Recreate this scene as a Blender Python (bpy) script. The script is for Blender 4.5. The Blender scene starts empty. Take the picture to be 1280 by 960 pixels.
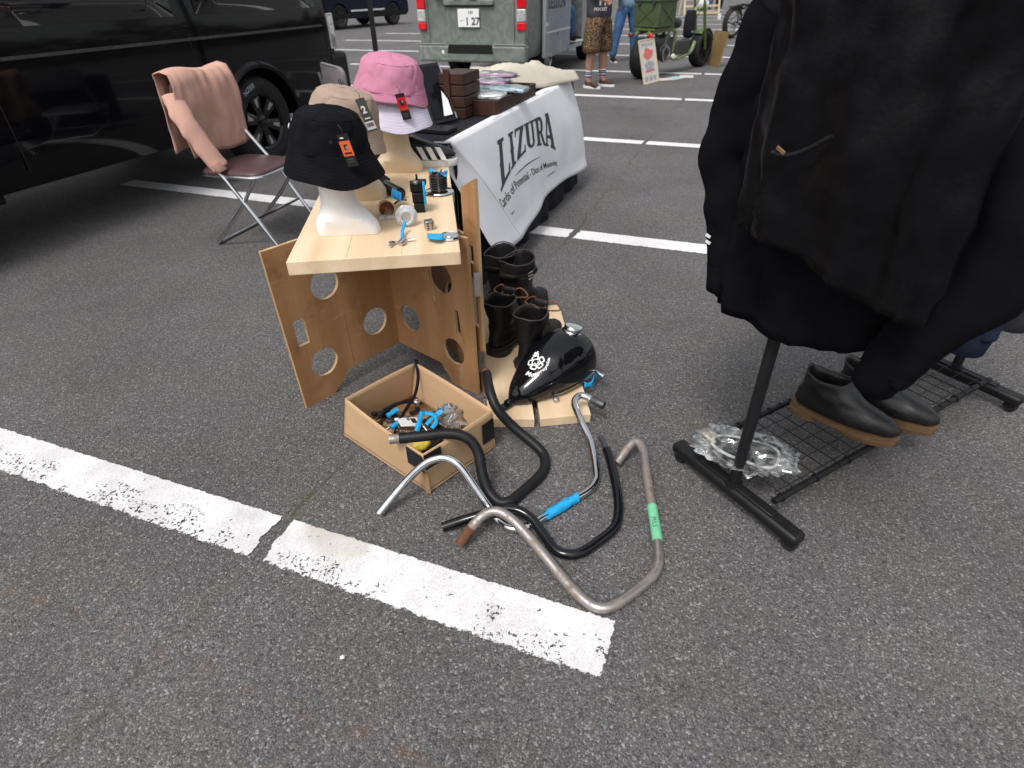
import bpy, bmesh, math, random
from mathutils import Vector, Matrix, noise
rnd = random.Random(7)
R = math.radians
SC = bpy.context.scene
COL = SC.collection
V = Vector

# ------------------------------------------------------------------ camera maths (a phone held at chest height, tipped down)
FPX, PITCH, ROLL, CH = 721.0, R(34.87), R(1.1), 1.253
def ray(x, y):
    u, v = (x-640)/FPX, (480-y)/FPX
    c, s = math.cos(ROLL), math.sin(ROLL)
    a, b = u*c+v*s, -u*s+v*c
    cp, sp = math.cos(PITCH), math.sin(PITCH)
    return V((a, cp+b*sp, -sp+b*cp))
def at(x, y, z=0.0):                      # where the sight line through a photo point meets the level plane z
    d = ray(x, y); t = (z-CH)/d.z
    return V((d.x*t, d.y*t, z))
def atY(x, y, Y):
    d = ray(x, y); t = Y/d.y
    return V((d.x*t, Y, CH+d.z*t))
def on_plane(x, y, p, n):
    d = ray(x, y); o = V((0, 0, CH)); n = V(n)
    return o + d*((V(p)-o).dot(n)/d.dot(n))

LDIR = V((math.cos(.3702), -math.sin(.3702), 0))      # direction of the painted bay lines
NDIR = V((math.sin(.3702), math.cos(.3702), 0))       # across the bays, away from the camera
YAW_N = math.atan2(NDIR.y, NDIR.x)

# ------------------------------------------------------------------ tags
def tag(o, label=None, cat=None, group=None, kind=None):
    if label: o['label'] = label
    if cat: o['category'] = cat
    if group: o['group'] = group
    if kind: o['kind'] = kind
    return o
def thing(name, label, cat, loc=(0, 0, 0), rz=0.0, group=None):
    o = bpy.data.objects.new(name, None); COL.objects.link(o)
    o.empty_display_size = .05
    o.location = loc; o.rotation_euler = (0, 0, rz)
    o['_l'] = tuple(loc); o['_r'] = rz
    return tag(o, label, cat, group)
def root_matrix(o):
    while o.parent: o = o.parent
    if '_l' in o: return Matrix.Translation(V(o['_l'])) @ Matrix.Rotation(o['_r'], 4, 'Z')
    return Matrix.Translation(o.location)

# ------------------------------------------------------------------ mesh builder
def frames(pts):
    pts = [V(p) for p in pts]; n = len(pts); T = []
    for i in range(n):
        a = pts[max(i-1, 0)]; b = pts[min(i+1, n-1)]
        T.append((b-a).normalized() if (b-a).length > 1e-9 else V((0, 0, 1)))
    up = V((0, 0, 1)) if abs(T[0].z) < .9 else V((1, 0, 0))
    X = T[0].cross(up).normalized(); out = []
    for i in range(n):
        if i:
            ax = T[i-1].cross(T[i])
            if ax.length > 1e-7:
                X = Matrix.Rotation(T[i-1].angle(T[i]), 3, ax.normalized()) @ X
        X = (X - T[i]*X.dot(T[i])).normalized()
        out.append((pts[i], X, T[i].cross(X).normalized(), T[i]))
    return out
def fillet(pts, r, seg=7):
    pts = [V(p) for p in pts]; out = [pts[0]]
    for i in range(1, len(pts)-1):
        a, b, c = pts[i-1], pts[i], pts[i+1]
        rr = r[i] if isinstance(r, (list, tuple)) else r
        d1, d2 = (a-b), (c-b)
        k = min(rr, d1.length*.49, d2.length*.49)
        p, q = b+d1.normalized()*k, b+d2.normalized()*k
        for j in range(seg+1):
            t = j/seg; out.append(p*(1-t)**2 + b*2*t*(1-t) + q*t*t)
    out.append(pts[-1]); return out
def spline(pts, n=6, closed=False):
    P = [V(p) for p in pts]; N = len(P); out = []
    rng = range(N if closed else N-1)
    for i in rng:
        if closed: p0, p1, p2, p3 = P[i-1], P[i], P[(i+1) % N], P[(i+2) % N]
        else: p0, p1, p2, p3 = P[max(i-1, 0)], P[i], P[i+1], P[min(i+2, N-1)]
        for j in range(n):
            t = j/n
            out.append(.5*((2*p1)+(p2-p0)*t+(2*p0-5*p1+4*p2-p3)*t*t+(3*p1-p0-3*p2+p3)*t**3))
    if not closed: out.append(P[-1])
    return out
def interp(tab, x):
    if x <= tab[0][0]: return tab[0][1]
    for (a, va), (b, vb) in zip(tab, tab[1:]):
        if x <= b:
            t = (x-a)/(b-a); t = t*t*(3-2*t)
            return va+(vb-va)*t
    return tab[-1][1]

class MB:
    def __init__(s): s.v = []; s.f = []
    def add(s, vs, fs):
        o = len(s.v); s.v += [V(p) for p in vs]; s.f += [tuple(i+o for i in f) for f in fs]; return s
    def box(s, c, size, M=None):
        x, y, z = (k/2 for k in size); c = V(c)
        vs = [V((a*x, b*y, d*z)) for a in (-1, 1) for b in (-1, 1) for d in (-1, 1)]
        if M is not None: vs = [M @ p for p in vs]
        return s.add([c+p for p in vs], [(0, 1, 3, 2), (4, 6, 7, 5), (0, 4, 5, 1), (2, 3, 7, 6), (0, 2, 6, 4), (1, 5, 7, 3)])
    def beam(s, a, b, w, h):               # rectangular bar from a to b, h measured upward
        a, b = V(a), V(b); t = (b-a); L = t.length; t.normalize()
        up = V((0, 0, 1)) if abs(t.z) < .95 else V((0, 1, 0))
        x = t.cross(up).normalized(); y = x.cross(t)
        return s.box((a+b)/2, (w, L, h), Matrix((x, t, y)).transposed())
    def tube(s, pts, r, n=10, caps=True, radii=None, flat=1.0):
        fr = frames(pts); vs = []; m = len(fr)
        for i, (p, X, Y, T) in enumerate(fr):
            q = radii[i] if radii else r
            for k in range(n):
                a = 2*math.pi*k/n; vs.append(p+X*(q*math.cos(a))+Y*(q*flat*math.sin(a)))
        fs = [(i*n+k, i*n+(k+1) % n, (i+1)*n+(k+1) % n, (i+1)*n+k) for i in range(m-1) for k in range(n)]
        if caps: fs += [tuple(range(n-1, -1, -1)), tuple((m-1)*n+k for k in range(n))]
        return s.add(vs, fs)
    def rings(s, rs, caps=True, closed=True):
        n = len(rs[0]); vs = [p for r in rs for p in r]; m = len(rs)
        kk = n if closed else n-1
        fs = [(i*n+k, i*n+(k+1) % n, (i+1)*n+(k+1) % n, (i+1)*n+k) for i in range(m-1) for k in range(kk)]
        if caps: fs += [tuple(range(n-1, -1, -1)), tuple((m-1)*n+k for k in range(n))]
        return s.add(vs, fs)
    def lathe(s, prof, o=(0, 0, 0), axis=(0, 0, 1), n=24, caps=True):
        o = V(o); ax = V(axis).normalized()
        X = ax.orthogonal().normalized(); Y = ax.cross(X)
        return s.rings([[o+ax*h+X*(r*math.cos(2*math.pi*k/n))+Y*(r*math.sin(2*math.pi*k/n)) for k in range(n)] for r, h in prof], caps)
    def ball(s, c, r, n=12, m=8, sc=(1, 1, 1)):
        c = V(c); rs = []
        for i in range(m+1):
            t = -math.pi/2+math.pi*i/m; q = max(math.cos(t), .02)
            rs.append([c+V((r*sc[0]*q*math.cos(2*math.pi*k/n), r*sc[1]*q*math.sin(2*math.pi*k/n), r*sc[2]*math.sin(t))) for k in range(n)])
        return s.rings(rs)
    def grid(s, fn, nu, nv, cu=False):
        vs = [fn(i/nu, j/nv) for j in range(nv+1) for i in range(nu+(0 if cu else 1))]
        w = nu if cu else nu+1
        return s.add(vs, [(j*w+i, j*w+(i+1) % w, (j+1)*w+(i+1) % w, (j+1)*w+i) for j in range(nv) for i in range(nu)])
    def prism(s, pts, o, ex, ey, d):       # flat outline (x, y) in the plane o + x ex + y ey, thickened by d along ex x ey
        o, ex, ey = V(o), V(ex), V(ey); nz = ex.cross(ey).normalized(); n = len(pts)
        a = [o+ex*x+ey*y for x, y in pts]; b = [p+nz*d for p in a]
        return s.add(a+b, [tuple(range(n-1, -1, -1)), tuple(range(n, 2*n))]+[(k, (k+1) % n, n+(k+1) % n, n+k) for k in range(n)])
    def xf(s, M):
        s.v = [M @ p for p in s.v]; return s
    def build(s, name, mat, parent=None, smooth=40, bevel=0, sub=0, solid=0, local=False, weld=False, disp=None):
        me = bpy.data.meshes.new(name)
        o = bpy.data.objects.new(name, me); COL.objects.link(o)
        vs = s.v
        if parent is not None:
            o.parent = parent
            if not local:
                Mi = root_matrix(parent).inverted(); vs = [Mi @ p for p in vs]
        elif not local and vs:
            n = len(vs)
            lo = V((sum(p.x for p in vs)/n, sum(p.y for p in vs)/n, min(p.z for p in vs)))
            o.location = lo; vs = [p-lo for p in vs]
        me.from_pydata([tuple(p) for p in vs], [], s.f)
        me.validate(); me.update()
        bm = bmesh.new(); bm.from_mesh(me)
        if weld: bmesh.ops.remove_doubles(bm, verts=bm.verts, dist=1e-5)
        bmesh.ops.recalc_face_normals(bm, faces=bm.faces)
        bm.to_mesh(me); bm.free()
        if smooth:
            me.polygons.foreach_set('use_smooth', [True]*len(me.polygons))
            if smooth < 180: me.set_sharp_from_angle(angle=R(smooth))
        mats = mat if isinstance(mat, (list, tuple)) else [mat]
        for q in mats: me.materials.append(q)
        if solid:
            m = o.modifiers.new('th', 'SOLIDIFY'); m.thickness = solid; m.offset = 0
        if bevel:
            m = o.modifiers.new('bv', 'BEVEL'); m.width = bevel; m.segments = 2; m.limit_method = 'ANGLE'; m.angle_limit = R(35)
        if sub:
            m = o.modifiers.new('sb', 'SUBSURF'); m.levels = sub; m.render_levels = sub
        if disp:
            size, strength = disp
            tx = bpy.data.textures.new('crease', 'CLOUDS'); tx.noise_scale = size; tx.noise_depth = 2
            m = o.modifiers.new('dp', 'DISPLACE'); m.texture = tx; m.strength = strength; m.mid_level = .5; m.texture_coords = 'LOCAL'
        return o

def bake(o):                                # apply the modifiers of an object into its mesh
    dg = bpy.context.evaluated_depsgraph_get()
    me = bpy.data.meshes.new_from_object(o.evaluated_get(dg))
    o.modifiers.clear(); o.data = me
    return o
def cut(o, cutter):                         # boolean opening, cutter removed afterwards
    m = o.modifiers.new('cut', 'BOOLEAN'); m.operation = 'DIFFERENCE'; m.object = cutter; m.solver = 'EXACT'
    bpy.context.view_layer.update(); bake(o)
    bpy.data.objects.remove(cutter, do_unlink=True)
    o.data.polygons.foreach_set('use_smooth', [True]*len(o.data.polygons)); o.data.set_sharp_from_angle(angle=R(32))
    return o

def plate_geo(outer, holes, t):             # flat board with openings; returns verts, faces in (x, y, +-t/2)
    cu = bpy.data.curves.new('plate', 'CURVE'); cu.dimensions = '2D'; cu.fill_mode = 'BOTH'; cu.extrude = t/2
    for pl in [outer]+holes:
        sp = cu.splines.new('POLY'); sp.points.add(len(pl)-1); sp.use_cyclic_u = True
        for p, q in zip(sp.points, pl): p.co = (q[0], q[1], 0, 1)
    return _curve_geo(cu)
def text_geo(s, size=1.0, align='LEFT', space=1.0, depth=0.0, bold=0.0):
    cu = bpy.data.curves.new('txt', 'FONT'); cu.body = s; cu.size = size; cu.align_x = align; cu.space_character = space
    cu.extrude = depth; cu.offset = bold; cu.resolution_u = 3
    return _curve_geo(cu)
def _curve_geo(cu):
    o = bpy.data.objects.new('tmp', cu); COL.objects.link(o)
    bpy.context.view_layer.update()
    me = bpy.data.meshes.new_from_object(o.evaluated_get(bpy.context.evaluated_depsgraph_get()))
    vs = [v.co.copy() for v in me.vertices]; fs = [tuple(p.vertices) for p in me.polygons]
    bpy.data.objects.remove(o, do_unlink=True); bpy.data.curves.remove(cu); bpy.data.meshes.remove(me)
    return vs, fs
def slice_geo(vs, fs, step, ax=(0, 1)):     # cut flat glyphs into small cells so that they can follow a curved surface
    bm = bmesh.new(); bv = [bm.verts.new(p) for p in vs]
    for f in fs:
        try: bm.faces.new([bv[i] for i in f])
        except ValueError: pass
    for a in ax:
        lo = min(p[a] for p in vs); hi = max(p[a] for p in vs); k = lo+step
        while k < hi:
            co = [0, 0, 0]; no = [0, 0, 0]; co[a] = k; no[a] = 1
            bmesh.ops.bisect_plane(bm, geom=bm.verts[:]+bm.edges[:]+bm.faces[:], plane_co=co, plane_no=no); k += step
    bm.verts.ensure_lookup_table(); bm.verts.index_update()
    out = [v.co.copy() for v in bm.verts], [tuple(v.index for v in f.verts) for f in bm.faces]
    bm.free(); return out

def copy_tree(o, parent=None):
    c = o.copy(); COL.objects.link(c); c.parent = parent
    for ch in list(o.children): copy_tree(ch, c)
    return c
def move(o, loc, rz):
    o.location = loc; o.rotation_euler = (0, 0, rz); o['_l'] = tuple(loc); o['_r'] = rz

# ------------------------------------------------------------------ materials
def srgb(r, g, b):
    f = lambda c: (c/255/12.92) if c/255 <= .04045 else ((c/255+.055)/1.055)**2.4
    return (f(r), f(g), f(b))
class NT:
    def __init__(s, name):
        s.m = bpy.data.materials.new(name); s.m.use_nodes = True; s.t = s.m.node_tree; s.t.nodes.clear()
        s.out = s.n('ShaderNodeOutputMaterial')
    def n(s, ty, **kw):
        q = s.t.nodes.new(ty)
        for k, v in kw.items(): setattr(q, k, v)
        return q
    def l(s, a, b): s.t.links.new(a, b)
    def math(s, op, a, b=None, c=None, clamp=False):
        q = s.n('ShaderNodeMath', operation=op); q.use_clamp = clamp
        for i, x in enumerate((a, b, c)):
            if x is None: continue
            if isinstance(x, (int, float)): q.inputs[i].default_value = x
            else: s.l(x, q.inputs[i])
        return q.outputs[0]
    def coords(s, kind='Object', scale=(1, 1, 1)):
        if kind == 'World': src = s.n('ShaderNodeNewGeometry').outputs['Position']
        else: src = s.n('ShaderNodeTexCoord').outputs[kind]
        mp = s.n('ShaderNodeMapping'); mp.inputs['Scale'].default_value = scale
        s.l(src, mp.inputs['Vector']); return mp.outputs[0]
    def noise(s, vec, scale, detail=4, rough=.55, dist=0):
        q = s.n('ShaderNodeTexNoise'); q.inputs['Scale'].default_value = scale; q.inputs['Detail'].default_value = detail
        q.inputs['Roughness'].default_value = rough; q.inputs['Distortion'].default_value = dist
        s.l(vec, q.inputs['Vector']); return q.outputs['Fac']
    def ramp(s, fac, stops):
        q = s.n('ShaderNodeValToRGB'); e = q.color_ramp.elements
        while len(e) < len(stops): e.new(.5)
        for x, (p, c) in zip(e, stops):
            x.position = p
            x.color = (c, c, c, 1) if isinstance(c, (int, float)) else (*c, 1)
        s.l(fac, q.inputs[0]); return q.outputs[0]
    def mix(s, fac, a, b, mode='MIX'):
        q = s.n('ShaderNodeMix', data_type='RGBA', blend_type=mode)
        for i, x in ((0, fac), (6, a), (7, b)):
            if isinstance(x, (int, float)): q.inputs[i].default_value = x
            elif isinstance(x, tuple): q.inputs[i].default_value = (*x, 1)
            else: s.l(x, q.inputs[i])
        return q.outputs[2]
    def bsdf(s, col, rough=.5, metal=0, spec=.5, coat=0, bump=None, bs=.3, bd=.002, alpha=None, trans=0, ior=1.45, sheen=0, emit=None):
        b = s.n('ShaderNodeBsdfPrincipled')
        def put(k, x):
            if isinstance(x, (int, float)): b.inputs[k].default_value = x
            elif isinstance(x, tuple): b.inputs[k].default_value = (*x, 1)
            else: s.l(x, b.inputs[k])
        put('Base Color', col); put('Roughness', rough); put('Metallic', metal); put('Specular IOR Level', spec)
        put('Coat Weight', coat); put('Transmission Weight', trans); put('IOR', ior); put('Sheen Weight', sheen)
        b.inputs['Coat Roughness'].default_value = .04
        if alpha is not None: put('Alpha', alpha)
        if emit: put('Emission Color', emit[0]); b.inputs['Emission Strength'].default_value = emit[1]
        if bump is not None:
            q = s.n('ShaderNodeBump'); q.inputs['Strength'].default_value = bs; q.inputs['Distance'].default_value = bd
            s.l(bump, q.inputs['Height']); s.l(q.outputs[0], b.inputs['Normal'])
        s.l(b.outputs[0], s.out.inputs[0]); return b
def mul(c, k): return tuple(min(1, x*k) for x in c)

def simple(name, col, rough=.5, metal=0, var=.12, vs=12, bump=0, bs=200, spec=.5, coat=0, sheen=0, stretch=(1, 1, 1), rvar=.08, bd=.002):
    t = NT(name); c = t.coords('Object', stretch)
    f = t.noise(c, vs, 5)
    cc = t.ramp(f, [(.3, mul(col, 1-var)), (.7, mul(col, 1+var))])
    rr = t.math('ADD', t.math('MULTIPLY', t.noise(c, vs*1.7, 3), 2*rvar), rough-rvar)
    t.bsdf(cc, rr, metal, spec, coat, t.noise(c, bs, 2) if bump else None, bump, bd, sheen=sheen)
    return t.m
def wood(name, c1, c2, axis='Y', scale=1.0, rough=.55, knots=False, scuff=0):
    t = NT(name)
    st = {'Y': (22, 1.6, 22), 'X': (1.6, 22, 22), 'Z': (22, 22, 1.6)}[axis]
    c = t.coords('Object', tuple(k*scale for k in st))
    n1 = t.noise(c, 1.0, 5, .6, 1.4)
    wv = t.n('ShaderNodeTexWave', wave_type='RINGS', rings_direction={'Y': 'Y', 'X': 'X', 'Z': 'Z'}[axis]); t.l(t.coords('Object', tuple(k*scale*.5 for k in st)), wv.inputs[0])
    wv.inputs['Scale'].default_value = .35; wv.inputs['Distortion'].default_value = 5; wv.inputs['Detail'].default_value = 3
    fine = t.noise(t.coords('Object', tuple(k*scale*(6 if k > 10 else 1) for k in st)), 1, 3)
    f = t.math('ADD', t.math('MULTIPLY', n1, .5), t.math('ADD', t.math('MULTIPLY', wv.outputs['Fac'], .28), t.math('MULTIPLY', fine, .25)))
    col = t.ramp(f, [(.3, c1), (.75, c2)])
    big = t.noise(t.coords(), 5, 3)
    col = t.mix(t.math('MULTIPLY', big, .3), col, mul(c2, .75))
    if knots:
        vo = t.n('ShaderNodeTexVoronoi'); t.l(t.coords('Object', (3.2, 3.2, 3.2)), vo.inputs[0])
        k = t.ramp(vo.outputs['Distance'], [(.04, 1), (.11, 0)])
        col = t.mix(t.math('MULTIPLY', k, .6), col, mul(c2, .35))
    if scuff:                                # hand marks, drips and rubbed patches in the surface itself
        c2_ = t.coords()
        sm = t.math('MULTIPLY', t.ramp(t.noise(c2_, 7, 5, .65, .8), [(.54, 0), (.68, 1)]), t.ramp(t.noise(c2_, 30, 4), [(.35, .3), (.6, 1)]))
        col = t.mix(t.math('MULTIPLY', sm, scuff), col, mul(c2, .42))
        ru = t.ramp(t.noise(t.coords('Object', (9, 9, 40)), 1.0, 5, .7), [(.60, 0), (.68, 1)])
        col = t.mix(t.math('MULTIPLY', ru, scuff*.7), col, mul(c1, 1.25))
    t.bsdf(col, rough, 0, .35, bump=fine, bs=.25, bd=.001)
    return t.m
# ------------------------------------------------------------------ palette
M = {}
M['pine'] = wood('pine', (.80, .64, .45), (.66, .48, .30), 'Y', .8)
M['pine_end'] = wood('pine_end', (.70, .50, .32), (.50, .33, .19), 'X', 1.4)
M['ply'] = wood('plywood', (.50, .285, .14), (.345, .18, .078), 'Z', .55, .5, scuff=.5)
M['ply_edge'] = wood('plywood_edge', (.66, .47, .27), (.40, .25, .12), 'Z', 1.2, scuff=.3)
M['board_brown'] = wood('brown_wood', (.060, .025, .015), (.03, .013, .008), 'Z', 1.0)
M['card'] = simple('cardboard', (.50, .33, .19), .8, var=.07, vs=6, bump=.12, bs=160, spec=.2, stretch=(1, 1, 3))
M['card_in'] = simple('cardboard_fold', (.36, .22, .11), .85, var=.1, spec=.2)
M['black_tape'] = simple('black_tape', (.012, .012, .013), .35, var=.3)
M['chrome'] = simple('chrome', (.62, .63, .64), .07, 1, var=.05, rvar=.04, vs=25)
M['pipe'] = simple('chair_pipe', (.66, .67, .69), .17, 1, var=.08, rvar=.08)
M['steel'] = simple('brushed_steel', (.48, .47, .46), .33, 1, var=.2, vs=30)
M['dark_steel'] = simple('dark_steel', (.10, .10, .105), .38, .8, var=.3, vs=40)
M['matte_black'] = simple('powder_black', (.010, .010, .0115), .45, var=.25, vs=30, bump=.08, bs=500, spec=.32)
M['gloss_black'] = simple('gloss_black', (.004, .004, .0055), .08, var=.2, coat=.15, spec=.45)
M['plastic_black'] = simple('black_plastic', (.010, .010, .011), .45, var=.25, vs=30, spec=.3)
M['rubber'] = simple('tyre_rubber', (.018, .018, .019), .75, var=.35, vs=18, bump=.25, bs=90, spec=.3)
M['blue_tape'] = simple('blue_masking_tape', (.012, .33, .66), .6, var=.14, vs=60, bump=.25, bs=240)
M['green_tape'] = simple('green_tape', (.16, .48, .27), .55, var=.1, vs=60, bump=.15, bs=240)
M['blackcloth'] = simple('black_tablecloth', (.010, .010, .016), .85, var=.2, vs=8, bump=.35, bs=1100, sheen=.02, spec=.25)
M['bannercloth'] = simple('white_banner_cloth', (.77, .77, .81), .8, var=.03, vs=7, bump=.1, bs=900, spec=.2)
M['ink'] = simple('banner_ink', (.045, .048, .06), .75, var=.12, vs=60)
M['hatblack'] = simple('black_twill', (.0065, .0065, .009), .95, var=.25, vs=20, bump=.5, bs=1300, spec=.1)
M['hatpink'] = simple('pink_twill', (.52, .215, .31), .9, var=.06, vs=18, bump=.5, bs=1100, spec=.15)
M['hatwhite'] = simple('white_twill', (.64, .60, .73), .9, var=.04, vs=18, bump=.4, bs=1100, spec=.15)
M['hatbeige'] = simple('beige_twill', (.37, .275, .215), .9, var=.06, vs=18, bump=.5, bs=1100, spec=.15)
M['foam'] = simple('white_mannequin', (.86, .85, .85), .45, var=.02, vs=8, bump=.05, bs=300)
M['cream'] = simple('cream_mannequin', (.66, .53, .37), .42, var=.04, vs=7, bump=.05, bs=300)
M['orange'] = simple('orange_card', (.80, .14, .035), .4, var=.05)
M['tagblack'] = simple('black_card', (.02, .02, .022), .35, var=.1)
M['taggrey'] = simple('grey_card', (.09, .09, .085), .4, var=.1)
M['white'] = simple('white_print', (.78, .78, .78), .5, var=.03)
M['whitebits'] = simple('white_plastic', (.72, .72, .70), .4, var=.05)
M['leather'] = simple('black_leather', (.012, .0115, .012), .33, var=.3, vs=25, bump=.35, bs=130, rvar=.14)
M['vestleather'] = simple('soft_black_leather', (.0045, .0042, .0052), .36, var=.3, vs=25, bump=.3, bs=130, rvar=.12, spec=.14)
M['leather2'] = simple('worn_black_leather', (.0085, .0078, .0078), .48, var=.35, vs=22, bump=.4, bs=150, rvar=.16, spec=.32)
M['leather_in'] = simple('boot_lining', (.02, .016, .013), .8, var=.2)
M['collar'] = simple('collar_binding', (.035, .030, .028), .5, var=.2)
M['sole'] = simple('rubber_sole', (.022, .017, .014), .7, var=.3, vs=40)
M['soletan'] = simple('tan_welt', (.15, .09, .045), .6, var=.2, vs=40)
M['lace'] = simple('brown_lace', (.17, .065, .025), .7, var=.2, vs=80, bump=.3, bs=600)
M['fleece'] = simple('black_fleece', (.0055, .0055, .0075), .95, var=.25, vs=14, bump=.5, bs=500, spec=.08)
M['navycloth'] = simple('navy_cloth', (.02, .026, .05), .9, var=.2, vs=14, bump=.4, bs=500, spec=.1)
M['greycloth'] = simple('charcoal_cloth', (.05, .05, .055), .9, var=.2, vs=14, bump=.4, bs=500, spec=.1)
M['seatbrown'] = simple('brown_vinyl', (.075, .042, .045), .42, var=.15, vs=20, bump=.15, bs=260)
M['vinylgrey'] = simple('grey_vinyl', (.17, .155, .16), .5, var=.08, vs=20, bump=.15, bs=260)
M['salmon'] = simple('salmon_cloth', (.58, .345, .275), .85, var=.05, vs=14, bump=.4, bs=700, spec=.15)
M['tote'] = simple('beige_canvas', (.53, .48, .40), .9, var=.07, vs=10, bump=.4, bs=600, spec=.15)
M['amber'] = simple('amber_lens', (.16, .045, .012), .12, var=.2)
M['yellow'] = simple('yellow_plastic', (.62, .50, .06), .5, var=.15, vs=40)
M['red'] = simple('red_lens', (.62, .012, .02), .15, var=.15, coat=.5)
M['clear'] = simple('clear_lens', (.60, .60, .58), .12, .35, var=.35, vs=35, coat=.8)
M['camo'] = None
M['skin'] = simple('skin', (.33, .18, .12), .55, var=.1, vs=14)
M['hair'] = simple('hair', (.012, .010, .009), .6, var=.3, vs=40)
M['denim'] = simple('denim', (.055, .115, .235), .9, var=.3, vs=9, bump=.3, bs=500, spec=.15)
M['denimlight'] = simple('light_denim', (.20, .30, .43), .9, var=.22, vs=9, bump=.3, bs=500, spec=.15)
M['teegrey'] = simple('charcoal_jersey', (.065, .06, .07), .9, var=.15, vs=9, spec=.15)
M['teeblack'] = simple('black_jersey', (.016, .016, .018), .9, var=.2, vs=9, spec=.15)
M['bikegreen'] = simple('olive_green_paint', (.075, .115, .028), .32, var=.12, vs=10, coat=.3)
M['framegreen'] = simple('pale_olive_paint', (.17, .215, .085), .35, var=.15, vs=10, coat=.3)
M['boxgreen'] = simple('army_green_paint', (.055, .082, .035), .5, var=.12, vs=10)
M['board_tan'] = simple('tan_hardboard', (.235, .15, .06), .65, var=.15, vs=10)
M['woodpale'] = simple('pale_wood', (.62, .49, .32), .6, var=.1)
M['carblack'] = simple('black_car_paint', (.003, .0028, .0042), .10, var=.2, coat=.22, rvar=.02, spec=.22)
M['carblue'] = simple('navy_car_paint', (.007, .011, .028), .15, var=.15, coat=.2, rvar=.03, spec=.25)
M['carsilver'] = simple('silver_van_paint', (.36, .37, .38), .3, .25, var=.06, vs=4, coat=.5)
M['glass_dark'] = simple('tinted_window', (.012, .013, .015), .04, var=.1, coat=1, rvar=.01)
M['seam'] = simple('panel_gap', (.003, .003, .003), .8, var=.1)
M['screen'] = simple('dark_screen', (.004, .0045, .007), .12, var=.1, spec=.2, rvar=.01)
M['lilac'] = simple('lilac_print', (.30, .17, .30), .4, var=.3, vs=30)
M['paleblue'] = simple('pale_blue_print', (.36, .50, .56), .3, var=.25, vs=30)
M['posterred'] = simple('red_print', (.62, .15, .12), .6, var=.25, vs=30)
M['postergrey'] = simple('grey_print', (.33, .34, .36), .6, var=.3, vs=40)
M['posterwhite'] = simple('poster_paper', (.62, .57, .53), .6, var=.05)

def camo():
    t = NT('grey_camo_wrap'); c = t.coords('Object')
    n0 = t.noise(c, 1.6, 3)
    va = t.n('ShaderNodeVectorMath', operation='MULTIPLY_ADD')
    w = t.n('ShaderNodeTexNoise'); w.inputs['Scale'].default_value = 2.2; w.inputs['Detail'].default_value = 2; t.l(c, w.inputs[0])
    t.l(w.outputs['Color'], va.inputs[0]); va.inputs[1].default_value = (1.1, 1.1, 1.1); t.l(c, va.inputs[2])
    wv = t.n('ShaderNodeTexWave'); t.l(va.outputs[0], wv.inputs[0]); wv.inputs['Scale'].default_value = 2.3
    wv.inputs['Distortion'].default_value = 3; wv.inputs['Detail'].default_value = 4; wv.inputs['Detail Scale'].default_value = 2.5
    col = t.ramp(t.math('ADD', t.math('MULTIPLY', wv.outputs['Fac'], .35), t.math('MULTIPLY', n0, .65)), [(.25, (.13, .148, .135)), (.5, (.16, .178, .165)), (.64, (.18, .198, .185)), (.8, (.235, .25, .238))])
    t.bsdf(col, .38, 0, .5, .35); return t.m
M['camo'] = camo()

def rusty():
    t = NT('rusty_bare_steel'); c = t.coords()
    n = t.noise(c, 14, 6, .65); n2 = t.noise(c, 90, 4)
    f = t.math('ADD', t.math('MULTIPLY', n, .7), t.math('MULTIPLY', n2, .3))
    col = t.ramp(f, [(.30, (.10, .056, .04)), (.40, (.19, .148, .128)), (.50, (.31, .275, .255)), (.66, (.44, .41, .39))])
    met = t.ramp(f, [(.4, .15), (.55, .85)])
    t.bsdf(col, t.ramp(f, [(.4, .7), (.6, .36)]), met, bump=n2, bs=.25, bd=.001); return t.m
M['rust'] = rusty()
M['rusted_end'] = simple('rust', (.13, .055, .03), .8, .2, var=.35, vs=60, bump=.4, bs=300)

def clearplastic(name, alpha, tint=(.8, .82, .84)):
    t = NT(name); c = t.coords()
    n = t.noise(c, 26, 4, .6, 1.5)
    a = t.ramp(n, [(.38, max(0, alpha-.13)), (.66, alpha+.22)])
    t.bsdf(tint, .13, 0, .8, .6, bump=t.noise(c, 60, 4, .6, 2), bs=.8, bd=.006, alpha=a); return t.m
def film(name):
    t = NT(name); c = t.coords()
    tr = t.n('ShaderNodeBsdfTransparent'); tr.inputs[0].default_value = (.94, .95, .96, 1)
    gl = t.n('ShaderNodeBsdfGlossy'); gl.inputs['Roughness'].default_value = .09; gl.inputs[0].default_value = (.95, .95, .95, 1)
    df = t.n('ShaderNodeBsdfDiffuse'); df.inputs[0].default_value = (.75, .77, .78, 1)
    fr = t.n('ShaderNodeFresnel'); fr.inputs[0].default_value = 1.65
    m1 = t.n('ShaderNodeMixShader'); t.l(t.math('MULTIPLY', fr.outputs[0], 1.2, clamp=True), m1.inputs[0]); t.l(tr.outputs[0], m1.inputs[1]); t.l(gl.outputs[0], m1.inputs[2])
    m2 = t.n('ShaderNodeMixShader'); t.l(t.ramp(t.noise(c, 18, 5, .65, 1.2), [(.42, .02), (.68, .30)]), m2.inputs[0]); t.l(m1.outputs[0], m2.inputs[1]); t.l(df.outputs[0], m2.inputs[2])
    t.l(m2.outputs[0], t.out.inputs[0]); return t.m
M['polybag'] = film('clear_polythene_film')
M['clearcup'] = clearplastic('clear_plastic_coil', .38)

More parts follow.
